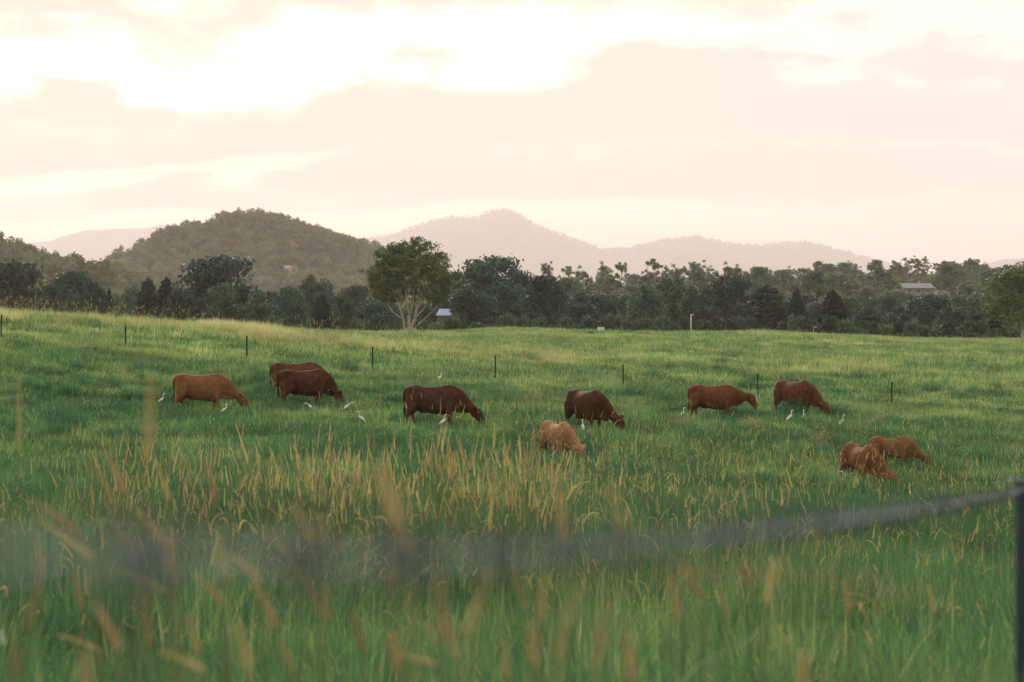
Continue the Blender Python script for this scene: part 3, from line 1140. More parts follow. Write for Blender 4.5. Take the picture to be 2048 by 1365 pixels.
def place_tree(kind, k, px, top, d, wpx, label, group=None, cat=None, rz=None, x=None):
    wm, cm, hn, wn = lib(kind, k)
    x = (px - 1024) / FPX * d if x is None else x
    z = HZ(x, d)
    ht = EYE + (YH - top) / FPX * d - z
    wd = wpx * d / FPX
    name = {'bush': 'shrub', 'gum': 'gum_tree', 'big_gum': 'gum_tree', 'hoop': 'pine_tree', 'cone': 'pine_tree', 'bunya': 'pine_tree', 'slope': 'gum_tree',
            'fig': 'fig_tree'}.get(kind, 'broadleaf_tree')
    t = empty(name, (x, d, z), random.uniform(0, 6.28) if rz is None else rz)
    t.scale = (wd / wn, wd / wn, ht / hn)
    tag(t, label, cat or ('shrub' if kind == 'bush' else 'tree'), group)
    obj('trunk', wm, None, t)
    obj('crown', cm, None, t)
    return t


# the lone gum
_w, _c2 = hero_tree()
_hx, _hy = (820 - 1024) / FPX * 232, 232
_h = empty('gum_tree', (_hx, _hy, HZ(_hx, _hy)))
tag(_h, 'lone spreading gum with a fan of pale stems on the rim of the paddock', 'tree')
obj('trunk', _w, None, _h)
obj('crown', _c2, None, _h)

BELT = [
    ('fig', 0, 28, 528, 335, 150, 'dark round-crowned tree at the far left edge of the tree belt'),
    ('fig', 1, 143, 545, 350, 120, 'flat-topped dark tree second from the left edge of the tree belt'),
    ('broad', 0, 98, 572, 310, 62, 'brownish bushy tree under the flat-topped tree near the left edge'),
    ('broad', 1, 146, 582, 300, 44, 'narrow olive tree between two bushier trees near the left edge'),
    ('broad', 2, 186, 565, 315, 76, 'yellow-green bushy tree beside the small dark pine near the left edge'),
    ('hoop', 0, 218, 578, 292, 32, 'small dark pine with a knob top near the left edge of the belt'),
    ('cone', 1, 296, 558, 338, 70, 'dark pine with drooping boughs left of the biggest left-hand tree'),
    ('cone', 2, 332, 556, 345, 64, 'dark pine leaning against the biggest left-hand tree of the belt'),
    ('fig', 2, 440, 514, 340, 190, 'biggest spreading dark tree below the wooded hill'),
    ('fig', 0, 362, 582, 322, 90, 'low dark tree at the left foot of the biggest spreading tree'),
    ('broad', 3, 448, 570, 305, 100, 'brown-green bushy tree in front of the biggest spreading tree'),
    ('broad', 0, 520, 588, 308, 84, 'rounded grey-green tree right of the brown-green bushy tree'),
    ('fig', 1, 578, 576, 340, 86, 'rounded dark tree below the white roofs on the hill'),
    ('broad', 1, 634, 551, 420, 86, 'hazy domed tree behind the dark knob-topped pine'),
    ('bunya', 0, 643, 588, 285, 36, 'dark pine with a separate knob of foliage left of the lone gum'),
    ('cone', 0, 648, 603, 283, 50, 'squat dark pine standing under the knob-topped pine'),
    ('broad', 2, 684, 592, 300, 78, 'light green round tree left of the lone gum'),
    ('fig', 2, 712, 572, 420, 90, 'hazy dark tree between the light green tree and the lone gum'),
    ('fig', 0, 747, 608, 292, 56, 'dark low tree tucked under the left of the lone gum'),
    ('fig', 1, 908, 545, 350, 84, 'dark tree between the lone gum and the great dark dome'),
    ('fig', 2, 985, 514, 325, 165, 'great dark domed tree right of the lone gum'),
    ('fig', 0, 1040, 543, 345, 100, 'dark shoulder tree against the right of the great dark dome'),
    ('fig', 1, 1092, 553, 330, 105, 'dark tiered tree right of the great dark dome'),
    ('broad', 0, 935, 580, 310, 80, 'feathery tree under the left of the great dark dome'),
    ('fig', 2, 1167, 607, 300, 74, 'dark low round tree standing in front of the tall gums'),
    ('broad', 1, 1293, 572, 340, 92, 'dark bushy tree in front of the tallest tufted gum'),
    ('broad', 2, 1338, 556, 360, 104, 'broad dark tree beneath the pair of tufted gums'),
    ('broad', 3, 1398, 576, 345, 96, 'broad tree behind the white pole'),
    ('fig', 0, 1462, 553, 350, 122, 'big dark tree right of the white pole'),
    ('bunya', 1, 1533, 571, 330, 80, 'umbrella-topped pine with a bare stem'),
    ('hoop', 1, 1593, 579, 335, 62, 'dark ragged pine between the umbrella-topped and the cone-shaped pine'),
    ('cone', 3, 1666, 582, 325, 80, 'tall cone-shaped dark pine'),
    ('cone', 0, 1560, 612, 300, 54, 'small dark pine under the umbrella-topped pine'),
    ('broad', 0, 1735, 618, 315, 92, 'yellowish dense tree right of the cone-shaped pine'),
    ('fig', 1, 1860, 593, 345, 128, 'dark spreading tree below the hillside house'),
    ('broad', 3, 1905, 615, 320, 84, 'dark tree right of the spreading tree below the house'),
    ('big_gum', 0, 2048, 534, 285, 185, 'big gum with pale forked limbs at the right edge'),
    ('bunya', 2, 1991, 600, 290, 26, 'thin dark pine with two knobs of foliage beside the right-edge gum'),
    ('broad', 1, 1795, 628, 320, 80, 'dark low tree between the yellowish tree and the spreading tree'),
    ('broad', 2, 1960, 628, 330, 90, 'dark low tree left of the thin knobbed pine'),
]
for a in BELT:
    place_tree(*a)
MARKS = [(28, 'the round-crowned left-edge tree'), (143, 'the flat-topped left tree'), (218, 'the small knob-topped pine'), (315, 'the two leaning dark pines'),
         (440, 'the biggest spreading tree'), (578, 'the rounded tree below roofs'), (645, 'the dark knobbed pine'), (712, 'the light green round tree'),
         (820, 'the lone gum'), (905, 'the pale blue shed'), (985, 'the great dark dome'), (1092, 'the dark tiered tree'), (1167, 'the dark low round tree'),
         (1202, 'the white trough'), (1293, 'the tallest tufted gum'), (1382, 'the white pole'), (1462, 'the big tree past the pole'),
         (1533, 'the umbrella-topped pine'), (1593, 'the dark ragged pine'), (1666, 'the cone-shaped pine'), (1735, 'the yellowish dense tree'),
         (1835, 'the hillside house'), (1905, 'the spreading tree below the house'), (1991, 'the thin knobbed pine'), (2040, 'the right-edge gum')]


def by_mark(px):
    """Where along the belt a column of the photograph lies, told by the nearest landmark."""
    x, t = min(MARKS, key=lambda m: abs(m[0] - px))
    return (('directly beside ' if abs(px - x) < 12 else 'just left of ' if px < x else 'just right of ') + t)


# tall tufted eucalypts standing above the belt
GUMS = [(1100, 530, 52), (1140, 533, 60), (1172, 534, 60), (1204, 528, 56), (1243, 521, 52), (1222, 538, 50), (1312, 518, 64), (1290, 545, 44), (1335, 535, 60), (1360, 529, 42),
        (1400, 527, 74), (1430, 545, 50), (1455, 526, 52), (1480, 533, 52), (1066, 548, 46), (1385, 540, 50)]
for i, (px, top, w) in enumerate(GUMS):
    place_tree('gum', i % 5, px, top, random.uniform(480, 640), w, 'tall tufted gum above the belt, ' + by_mark(px),
               'tall gums behind the tree belt')
# dark trees and shrubs that fill the belt
for i in range(64):
    px = -70 + 2190 * (i + random.uniform(-0.3, 0.3)) / 64
    d = random.uniform(345, 460)
    top = np.interp(px, [-200, 300, 600, 760, 850, 1100, 1300, 1500, 2300], [575, 585, 592, 600, 600, 585, 592, 600, 598]) + random.uniform(-10, 14)
    place_tree(('broad', 'fig')[i % 2], i % 3 if i % 2 else i % 4, px, top, d, random.uniform(70, 110),
               'dark leafy tree packed in the belt, ' + by_mark(px), 'trees filling the belt behind the paddock')
for i in range(56):
    px = -40 + 2130 * (i + random.uniform(-0.4, 0.4)) / 56
    if 780 < px < 850:
        continue
    d = random.uniform(282, 312)
    top = np.interp(px, [-150, 250, 600, 900, 2048, 2200], [618, 626, 632, 636, 642, 644]) + random.uniform(-14, 8)
    place_tree('bush', i % 5, px, top, d, random.uniform(36, 66), 'low dense shrub at the belt foot, ' + by_mark(px), 'shrubs along the foot of the belt')
# the wooded slope behind on the right: its largest trees one by one
SL = []
for i in range(118):
    u = random.random()
    d = 470 + 560 * (i / 118.0) + random.uniform(-20, 20)
    px = 1040 + 1040 * ((i * 0.618034) % 1.0) + random.uniform(-15, 15)
    x = (px - 1024) / FPX * d
    if abs(px - 1835) < 46 and 640 < d < 880:
        continue
    ht = random.uniform(10, 16)
    top = YH - (HZ(x, d) + ht - EYE) * FPX / d
    if abs(px - 1835) < 52 and d < 740:
        top = max(top, 586)
    place_tree('slope' if i % 4 else 'gum', i % 4 if i % 4 else i % 5, px, top, d, random.uniform(8, 12) * FPX / d,
               ('near' if d < 640 else 'middle' if d < 830 else 'far') + ' gum on the wooded slope, ' + by_mark(px), 'gums on the wooded slope')
for i, (px, top) in enumerate(((1790, 523), (1815, 516), (1838, 513), (1848, 516), (1880, 524), (1895, 525), (1925, 531), (1950, 530), (1962, 527), (1972, 535), (1700, 530), (1655, 533), (1615, 537), (1690, 524))):
    place_tree('gum', i % 5, px, top, 1010, random.uniform(34, 46), 'thin open-crowned gum on the slope skyline, ' + by_mark(px), 'gums on the slope skyline')


def far_crowns():
    def crown(seed, w, h, n, size, leaf):
        t = Tree(seed)
        for k in range(n):
            a = t.rng.uniform(0, 6.28)
            q = math.sqrt(t.rng.uniform(0, 1))
            z = h * t.rng.uniform(0.45, 0.85) * (1 - 0.25 * q)
            t.clump((math.cos(a) * w * 0.32 * q, math.sin(a) * w * 0.32 * q, z), w * t.rng.uniform(0.16, 0.28), 34, size, flat=0.75, shell=0.4)
        t.limb((0, 0, -0.5), (0, 0, h * 0.6), h * 0.02, h * 0.012, n=3, sides=5)
        wv = np.concatenate(t.w.v)
        V = np.concatenate([np.concatenate(t.V), wv])
        F = np.concatenate(t.F).tolist() + [[i + t.n for i in f] for f in t.w.f]
        me = mesh_np('far_tree', V, F)
        me.materials.append(M[leaf])
        me.materials.append(M['bark_dark'])
        mi = np.zeros(len(me.polygons), np.int32)
        mi[-len(t.w.f):] = 1
        me.polygons.foreach_set('material_index', mi)
        return me
    return protos('far_tree', [crown(600 + i, 9, 11, 9, 1.0, 'leaf_hill') for i in range(5)])


FAR = far_crowns()


def wood(name, grid, n, s0, s1, label, seed, ymax=None):
    """Tree-cover over a hill grid, denser than one could count."""
    X, Y, Z = grid
    r = np.random.default_rng(seed)
    ny, nx = X.shape
    a, b = r.uniform(0, (ymax or 1.0) * (ny - 1.01), n), r.uniform(0, nx - 1.01, n)
    i, j = a.astype(int), b.astype(int)
    fa, fb = a - i, b - j

    def s(G):
        return (G[i, j] * (1 - fb) + G[i, j + 1] * fb) * (1 - fa) + (G[i + 1, j] * (1 - fb) + G[i + 1, j + 1] * fb) * fa
    p = np.stack([s(X), s(Y), s(Z) - 0.5], 1)
    q = 0.012 * 1900 / p[:, 1].mean()
    cov = fbm(p[:, 0] * q, p[:, 1] * q, seed + 200, 4)
    keep = (cov > 0.36) | (r.uniform(0, 1, n) < 0.35)
    p, cov = p[keep], cov[keep]
    n = len(p)
    sc = (s0 + (s1 - s0) * r.uniform(0, 1, n) ** 1.5) * (0.55 + 0.9 * cov)
    o = scatter(name, p, np.stack([np.zeros(n), np.zeros(n), r.uniform(0, 6.28, n)], 1), np.stack([sc, sc, sc * r.uniform(0.8, 1.3, n)], 1), r.integers(0, 5, n), FAR)
    tag(o, label, 'forest', kind='stuff')


wood('forest_hill', HILL, 9500, 0.65, 1.5, 'unbroken bushland covering the rounded hill', 1, 0.62)
wood('forest_spur', SPUR, 4200, 0.7, 1.25, 'bushland covering the lower spur at the left edge', 2, 0.62)
wood('forest_mountain', MTN, 9000, 1.6, 3.0, 'hazy tree cover along the far mountain', 3, 0.62)
# valley floor and right-hand slope between the single trees
_n = 3600
_y = np.sqrt(RNG.uniform(440 ** 2, 1450 ** 2, _n))
_x = _y * RNG.uniform(-0.34, 0.34, _n)
_px = 1024 + FPX * _x / _y
_k = ~((np.abs(_px - 1835) < 42) & (_y > 520) & (_y < 850))
_x, _y = _x[_k], _y[_k]
_n = len(_x)
_s = RNG.uniform(0.7, 1.15, _n)
_o = scatter('forest_slope', np.stack([_x, _y, H(_x, _y) - 0.5], 1), np.stack([np.zeros(_n), np.zeros(_n), RNG.uniform(0, 6.28, _n)], 1),
             np.stack([_s, _s, _s], 1), RNG.integers(0, 5, _n), FAR)
tag(_o, 'close bushland filling the valley and slope behind the tree belt', 'forest', kind='stuff')


# ------------------------------------------------------------------ cattle
def coat(name, c_main, c_dark, c_pale):
    m, N, L = new_mat(name)
    tc = N.new('ShaderNodeTexCoord')
    big = noise(N, L, 2.2, 4, vec=tc.outputs['Object'])
    fine = noise(N, L, 26, 4, 0.7, vec=tc.outputs['Object'])
    mid = noise(N, L, 7.0, 4, 0.6, vec=tc.outputs['Object'])
    col = mixc(N, L, mapr(N, L, big, 0.35, 0.66), c_main, c_dark)
    col = mixc(N, L, mapr(N, L, mid, 0.48, 0.75, 0.0, 0.5), col, c_pale)
    a = N.new('ShaderNodeAttribute')
    a.attribute_name = 'pale'
    col = mixc(N, L, a.outputs['Fac'], col, c_pale)
    col = mixc(N, L, mapr(N, L, fine, 0.35, 0.7, 0.0, 0.35), col, tuple(x * 0.55 for x in c_main))
    p = N.new('ShaderNodeBsdfPrincipled')
    p.inputs['Roughness'].default_value = 0.7
    p.inputs['Specular IOR Level'].default_value = 0.05
    p.inputs['Sheen Weight'].default_value = 0.0
    p.inputs['Sheen Roughness'].default_value = 0.4
    p.inputs['Sheen Tint'].default_value = (1.0, 0.72, 0.5, 1)
    L.new(col, p.inputs['Base Color'])
    b = N.new('ShaderNodeBump')
    b.inputs['Strength'].default_value = 0.6
    b.inputs['Distance'].default_value = 0.02
    L.new(fine, b.inputs['Height'])
    L.new(b.outputs[0], p.inputs['Normal'])
    o = N.new('ShaderNodeOutputMaterial')
    L.new(p.outputs[0], o.inputs[0])
    return m


COATS = {
    'tan': coat('tan_coat', (0.250, 0.118, 0.048), (0.150, 0.064, 0.027), (0.36, 0.20, 0.095)),
    'dark': coat('dark_coat', (0.088, 0.037, 0.018), (0.047, 0.020, 0.011), (0.20, 0.09, 0.04)),
    'brown': coat('brown_coat', (0.135, 0.057, 0.026), (0.075, 0.031, 0.016), (0.27, 0.14, 0.06)),
    'red': coat('red_coat', (0.178, 0.067, 0.029), (0.098, 0.037, 0.018), (0.26, 0.115, 0.05)),
    'calf': coat('calf_coat', (0.41, 0.215, 0.100), (0.26, 0.12, 0.055), (0.58, 0.36, 0.19)),
    'rust': coat('rust_coat', (0.215, 0.088, 0.038), (0.120, 0.047, 0.023), (0.38, 0.21, 0.095)),
    'olive': coat('olive_coat', (0.235, 0.125, 0.052), (0.15, 0.075, 0.033), (0.38, 0.24, 0.11)),
}
M['dark_hair'] = plain('tail_hair', (0.03, 0.016, 0.012), (0.05, 0.025, 0.018), 0.8, 20)
M['eye'] = plain('dark_eye', (0.012, 0.01, 0.01), (0.02, 0.015, 0.012), 0.15, 20, spec=0.6)
M['muzzle'] = plain('muzzle_skin', (0.16, 0.09, 0.07), (0.10, 0.055, 0.045), 0.5, 20)
M['hoof'] = plain('hoof_horn', (0.05, 0.04, 0.035), (0.08, 0.06, 0.05), 0.6, 20)


def spline(pts, n):
    """Catmull-Rom resample of rows of any width."""
    p = np.asarray(pts, float)
    p = np.vstack([2 * p[0] - p[1], p, 2 * p[-1] - p[-2]])
    out = []
    segs = len(p) - 3
    for t in np.linspace(0, segs - 1e-6, n):
        i = int(t)
        f = t - i
        a, b, c, d = p[i], p[i + 1], p[i + 2], p[i + 3]
        out.append(0.5 * (2 * b + (c - a) * f + (2 * a - 5 * b + 4 * c - d) * f * f + (3 * b - a - 3 * c + d) * f ** 3))
    return np.array(out)


def cow_body(pose, yaw=0.0, step=0.0, calf=False):
    """One continuous surface: trunk, neck, head, ears and four jointed legs, fused by a voxel remesh."""
    mb = MB()
    g = 0.88 if calf else 1.0          # shallower barrel on a calf
    trunk = [(-0.885, 0, 1.03, .09, .15), (-0.85, 0, 1.03, .18, .225), (-0.74, 0, 1.015, .245, .305), (-0.58, 0, .985, .290, .350), (-0.38, 0, .920, .262 * g, .366 * g),
             (-0.12, 0, .868, .335 * g, .412 * g), (0.14, 0, .845, .365 * g, .438 * g), (0.36, 0, .855, .330 * g, .440 * g), (0.54, 0, .905, .262, .410), (0.68, 0, .925, .205, .345)]
    if pose == 'graze':
        neck = [(0.84, 0.02, .855, .155, .275), (1.02, .06, .725, .115, .205), (1.17, .11, .605, .092, .145)]
        head = [(1.25, .14, .545, .118, .150), (1.34, .17, .445, .130, .172), (1.44, .20, .315, .100, .132), (1.52, .22, .190, .078, .092), (1.565, .235, .11, .078, .084), (1.585, .24, .07, .055, .055)]
    elif pose == 'low':
        neck = [(0.84, 0.02, .835, .155, .275), (1.00, .05, .68, .115, .205), (1.11, .09, .535, .092, .145)]
        head = [(1.17, .11, .46, .118, .150), (1.235, .13, .35, .130, .172), (1.29, .15, .215, .100, .132), (1.325, .16, .095, .078, .092), (1.34, .165, .02, .078, .084), (1.345, .17, -.01, .055, .055)]
    else:                               # 'level': head carried just below the back line
        neck = [(0.86, 0.02, .925, .155, .280), (1.04, .04, .895, .120, .210), (1.19, .07, .89, .095, .155)]
        head = [(1.28, .09, .895, .118, .155), (1.37, .11, .82, .130, .172), (1.45, .13, .69, .100, .132), (1.51, .15, .565, .078, .092), (1.54, .16, .49, .078, .084), (1.55, .165, .455, .055, .055)]
    sp = spline(trunk + neck + head, 64)
    sp[:, 3:] = np.maximum(sp[:, 3:], 0.02)
    sp[:, 1] += yaw * np.clip(sp[:, 0] - 0.68, 0, None) ** 1.3
    v, f = loft(sp[:, :3], sp[:, 3:], 22)
    mb.add(v, f)
    # withers and hip bones
    v, f = loft([(0.16, 0, 1.19), (0.34, 0, 1.225), (0.50, 0, 1.245), (0.66, 0, 1.19), (0.80, 0, 1.07)], [(.05, .05), (.11, .085), (.13, .10), (.11, .10), (.06, .06)], 12)
    mb.add(v, f)
    for s in (-1, 1):
        v, f = loft([(-.76, s * .08, 1.17), (-.60, s * .13, 1.215), (-.40, s * .18, 1.16)], [(.07, .06), (.12, .085), (.06, .05)], 10)
        mb.add(v, f)
        v, f = loft([(-.62, s * .12, 1.17), (-.53, s * .205, 1.165), (-.45, s * .225, 1.12), (-.38, s * .20, 1.06)], [(.06, .06), (.07, .06), (.06, .055), (.04, .04)], 10)
        mb.add(v, f)
        v, f = loft([(.40, s * .20, 1.12), (.46, s * .225, .98), (.53, s * .215, .82), (.56, s * .18, .70)], [(.05, .06), (.085, .12), (.085, .13), (.06, .09)], 10, up=(1, 0, 0))
        mb.add(v, f)
        v, f = loft([(-.80, s * .12, 1.10), (-.70, s * .20, .98), (-.62, s * .215, .82), (-.58, s * .19, .68)], [(.05, .06), (.08, .13), (.08, .14), (.06, .10)], 10, up=(1, 0, 0))
        mb.add(v, f)
        k = step * s
        hind = [(-.60, s * .150, .96, .22), (-.61 + k * .03, s * .185, .76, .20), (-.63 + k * .06, s * .185, .60, .145), (-.725 + k * .12, s * .175, .465, .085), (-.70 + k * .17, s * .17, .35, .058),
                (-.675 + k * .21, s * .17, .20, .047), (-.665 + k * .23, s * .17, .09, .055), (-.63 + k * .23, s * .17, .035, .062), (-.615 + k * .23, s * .17, -.005, .066)]
        fore = [(.47, s * .135, .88, .155), (.50, s * .165, .68, .145), (.495 - k * .05, s * .165, .53, .098), (.50 - k * .10, s * .16, .40, .066), (.50 - k * .14, s * .16, .30, .048),
                (.505 - k * .18, s * .16, .17, .044), (.51 - k * .20, s * .16, .085, .054), (.54 - k * .20, s * .16, .03, .06), (.55 - k * .20, s * .16, -.005, .063)]
        for leg in (hind, fore):
            q = spline(leg, 22)
            v, f = loft(q[:, :3], [(r * 0.82, r) for r in q[:, 3]], 12, up=(1, 0, 0))
            mb.add(v, f)
    hp = np.array(head[0][:3])
    hd = np.array(head[2][:3]) - hp
    hd /= np.linalg.norm(hd)
    hp[1] += yaw * max(0, hp[0] - 0.68) ** 1.3
    upv = np.cross(np.cross(hd, (0, 0, 1)), hd)
    upv /= np.linalg.norm(upv)
    sd = np.cross(hd, upv)
    for s in (-1, 1):                   # ears, leaf-shaped, a little drooped
        b = hp + sd * s * 0.085 + upv * 0.06 - hd * 0.02
        tip = b + sd * s * 0.27 - upv * 0.02 - hd * 0.09
        pts = [b, b + (tip - b) * 0.35, b + (tip - b) * 0.7, tip]
        v, f = loft(pts, [(.035, .035), (.085, .034), (.07, .03), (.018, .018)], 10, up=tuple(upv))
        mb.add(v, f)
    v, f = loft([hp - hd * .05 + upv * .06, hp + upv * .10, hp + hd * .06 + upv * .09], [(.05, .05), (.065, .06), (.04, .04)], 10)
    mb.add(v, f)                        # poll
    # dewlap and brisket
    n1 = np.array(neck[1][:3])
    n2 = np.array(neck[2][:3])
    v, f = loft([(.50, 0, .62), (.66, 0, .66), tuple(np.array(neck[0][:3]) - (0.02, 0, .25)), tuple(n1 - np.array((.05, 0, .17))), tuple(n2 - np.array((.07, 0, .10)))],
                [(.12, .10), (.10, .15), (.055, .15), (.04, .12), (.03, .05)], 10)
    mb.add(v, f)
    # belly fold
    v, f = loft([(-.46, 0, .58), (-.36, 0, .53), (-.22, 0, .47)], [(.07, .06), (.09, .075), (.05, .05)], 10)
    mb.add(v, f)
    me = mb.mesh('cow_raw')
    o = bpy.data.objects.new('cow_raw', me)
    COL.objects.link(o)
    rm = o.modifiers.new('r', 'REMESH')
    rm.mode = 'VOXEL'
    rm.voxel_size = 0.020
    sm = o.modifiers.new('s', 'SMOOTH')
    sm.factor = 0.5
    sm.iterations = 3
    dg = bpy.context.evaluated_depsgraph_get()
    me2 = bpy.data.meshes.new_from_object(o.evaluated_get(dg))
    bpy.data.objects.remove(o)
    bpy.data.meshes.remove(me)
    me2.name = 'cow_body'
    me2.polygons.foreach_set('use_smooth', np.ones(len(me2.polygons), dtype=bool))
    # paler hair: back of the thighs, shanks, muzzle
    n = len(me2.vertices)
    co = np.empty(n * 3, np.float32)
    me2.vertices.foreach_get('co', co)
    co = co.reshape(-1, 3)
    mz = np.array(head[4][:3])
    mz[1] += yaw * max(0, mz[0] - 0.68) ** 1.3
    dm = np.linalg.norm(co - mz, axis=1)
    pale = np.clip((-0.70 - co[:, 0]) / 0.12, 0, 1) * np.clip((1.0 - co[:, 2]) / 0.2, 0, 1) * 0.9
    pale = np.maximum(pale, np.clip((0.50 - co[:, 2]) / 0.3, 0, 1) * (co[:, 0] < 0.8) * 0.55)
    pale = np.maximum(pale, np.clip((0.16 - dm) / 0.08, 0, 1) * 0.8)
    at = me2.attributes.new('pale', 'FLOAT', 'POINT')
    at.data.foreach_set('value', pale.astype(np.float32))
    geo = dict(hp=hp, hd=hd, upv=upv, sd=sd, head=head, yaw=yaw)
    return me2, geo


def build_cow(px, gy, d, heading, colour, scale, pose, label, group, yaw=0.0, step=0.3, calf=False, tail_side=0.03, name='cow', cat='cow', sink=0.0):
    x = (px - 1024) / FPX * d
    t = empty(name, (x, d, HZ(x, d) - sink), R(heading))
    t.scale = (scale, scale, scale)
    tag(t, label, cat, group)
    me, g = cow_body(pose, yaw, step, calf)
    obj('body', me, COATS[colour], t)
    # tail with a dark switch
    tl = MB()
    pts = spline([(-.78, 0, 1.20), (-.865, 0, 1.17), (-.905, tail_side * .4, 1.05), (-.905, tail_side, .85), (-.89, tail_side * 1.3, .62)], 16)
    tl.tube(pts, list(np.linspace(.042, .017, 16)), 8)
    tail = obj('tail', tl.mesh('tail', True), COATS[colour], t)
    tf = MB()
    e = pts[-1]
    tf.tube([e + (0, 0, .06), e + (0, 0, -.03), e + (.005, 0, -.12), e + (.01, 0, -.22), e + (.012, 0, -.30)], [.018, .034, .042, .030, .006], 8)
    obj('switch', tf.mesh('switch', True), M['dark_hair'], tail)
    # eyes, nostril pad, hooves
    h2 = np.array(g['head'][1][:3])
    h2[1] += yaw * max(0, h2[0] - 0.68) ** 1.3
    for s in (-1, 1):
        c = h2 + g['sd'] * s * 0.102 + g['upv'] * 0.035
        eb = MB()
        eb.tube([c - g['hd'] * .02, c - g['hd'] * .012, c, c + g['hd'] * .012, c + g['hd'] * .02], [.004, .014, .018, .014, .004], 8)
        obj('eye', eb.mesh('eye', True), M['eye'], t)
    mz = np.array(g['head'][5][:3])
    mz[1] += yaw * max(0, mz[0] - 0.68) ** 1.3
    nb = MB()
    nb.tube([mz - g['hd'] * .03, mz - g['hd'] * .008, mz + g['hd'] * .012, mz + g['hd'] * .022], [.046, .046, .036, .012], 10)
    obj('muzzle', nb.mesh('muzzle', True), M['muzzle'], t)
    return t


GA, GC = 'grown cattle grazing the paddock', 'calves in the tall grass'
build_cow(402, 830, 66, 4, 'tan', 1.0, 'graze', 'light reddish-tan cow grazing at the far left of the herd', GA, 0.05, 0.55)
build_cow(592, 800, 72, 14, 'brown', 1.02, 'graze', 'brown cow mostly hidden behind the dark cow beside it', GA, 0.0, 0.2)
build_cow(608, 816, 68, 22, 'dark', 1.0, 'low', 'dark brown cow overlapping the brown cow behind it', GA, -0.15, 0.2)
build_cow(866, 857, 63, -3, 'dark', 1.02, 'graze', 'very dark brown cow grazing side-on with its whole flank showing', GA, -0.1, 0.35)
build_cow(1172, 868, 62, -58, 'dark', 1.03, 'low', 'dark brown cow behind the ginger calf with one ear out of the grass', GA, 0.5, 0.25, tail_side=-0.05)
build_cow(1426, 843, 70, -12, 'red', 0.96, 'level', 'red-brown cow with its head raised level in profile', GA, -0.1, 0.3)
build_cow(1589, 834, 70, -54, 'brown', 1.0, 'low', 'brown cow with a pale-edged rump standing beside three egrets', GA, 0.3, 0.2, tail_side=-0.06)
build_cow(1114, 925, 52, -64, 'calf', 0.80, 'low', 'pale ginger calf grazing behind the golden seed heads', GC, 0.2, 0.2, True, name='calf', cat='calf')
build_cow(1722, 985, 48, -72, 'rust', 0.86, 'low', 'rust-red calf nearest the camera with an egret under its belly', GC, 0.3, 0.35, True, name='calf', cat='calf')
build_cow(1784, 936, 54, -30, 'olive', 0.68, 'graze', 'yellowish-brown calf half hidden in grass behind the rust-red calf', GC, -0.1, 0.2, True, name='calf', cat='calf')

# ------------------------------------------------------------------ egrets
M['feather'] = plain('white_feathers', (0.80, 0.79, 0.76), (0.70, 0.69, 0.66), 0.75, 14)
M['beak'] = plain('yellow_beak', (0.62, 0.40, 0.10), (0.5, 0.3, 0.08), 0.5, 20)
M['leg'] = plain('egret_leg', (0.08, 0.09, 0.06), (0.05, 0.05, 0.04), 0.6, 20)


def egret_meshes(pose):
    body = [(-.200, 0, .165, .010, .009), (-.175, 0, .195, .026, .022), (-.11, 0, .245, .052, .050), (-.03, 0, .305, .064, .066), (.04, 0, .36, .050, .056), (.075, 0, .40, .032, .036)]
    if pose == 'tall':
        neck = [(.085, 0, .44, .023, .025), (.078, 0, .49, .018, .019), (.075, 0, .54, .017, .018), (.09, 0, .58, .019, .02)]
        hd = [(.12, 0, .605, .026, .026), (.155, 0, .603, .019, .018), (.18, 0, .597, .009, .009)]
    elif pose == 'stoop':
        neck = [(.115, 0, .425, .023, .025), (.155, 0, .455, .018, .019), (.19, 0, .48, .017, .018), (.22, 0, .495, .019, .02)]
        hd = [(.25, 0, .50, .026, .026), (.285, 0, .492, .019, .018), (.31, 0, .482, .009, .009)]
    else:                               # kinked S neck
        neck = [(.115, 0, .425, .023, .025), (.12, 0, .47, .019, .02), (.085, 0, .505, .017, .018), (.08, 0, .545, .019, .02)]
        hd = [(.11, 0, .575, .026, .026), (.145, 0, .573, .019, .018), (.17, 0, .567, .009, .009)]
    sp = spline(body + neck + hd, 40)
    sp[:, 3:] = np.maximum(sp[:, 3:], 0.008)
    v, f = loft(sp[:, :3], sp[:, 3:], 12)
    bm = mesh_np('egret_body', v, f, True)
    h = np.array(hd[-1][:3])
    k = MB()
    k.tube([h - (.01, 0, 0), h + (.03, 0, -.006), h + (.075, 0, -.018)], [.009, .007, .001], 6)
    legs = []
    for s in (-1, 1):
        m_ = MB()
        m_.tube([(-.01, s * .03, .27), (.0, s * .03, .15), (-.015, s * .03, .012)], [.010, .006, .005], 5)
        m_.tube([(-.05, s * .03, .006), (.0, s * .03, .008), (.05, s * .03, .006)], [.003, .004, .003], 4)
        legs.append(m_.mesh('egret_leg', True))
    wing = []
    for s in (-1, 1):
        q = spline([(-.19, s * .018, .185, .010, .012), (-.12, s * .048, .24, .012, .040), (-.03, s * .061, .31, .012, .050), (.035, s * .05, .355, .010, .03), (.055, s * .042, .372, .006, .012)], 14)
        v, f = loft(q[:, :3], q[:, 3:], 8)
        wing.append(mesh_np('egret_wing', v, f, True))
    return bm, k.mesh('egret_beak', True), legs, wing


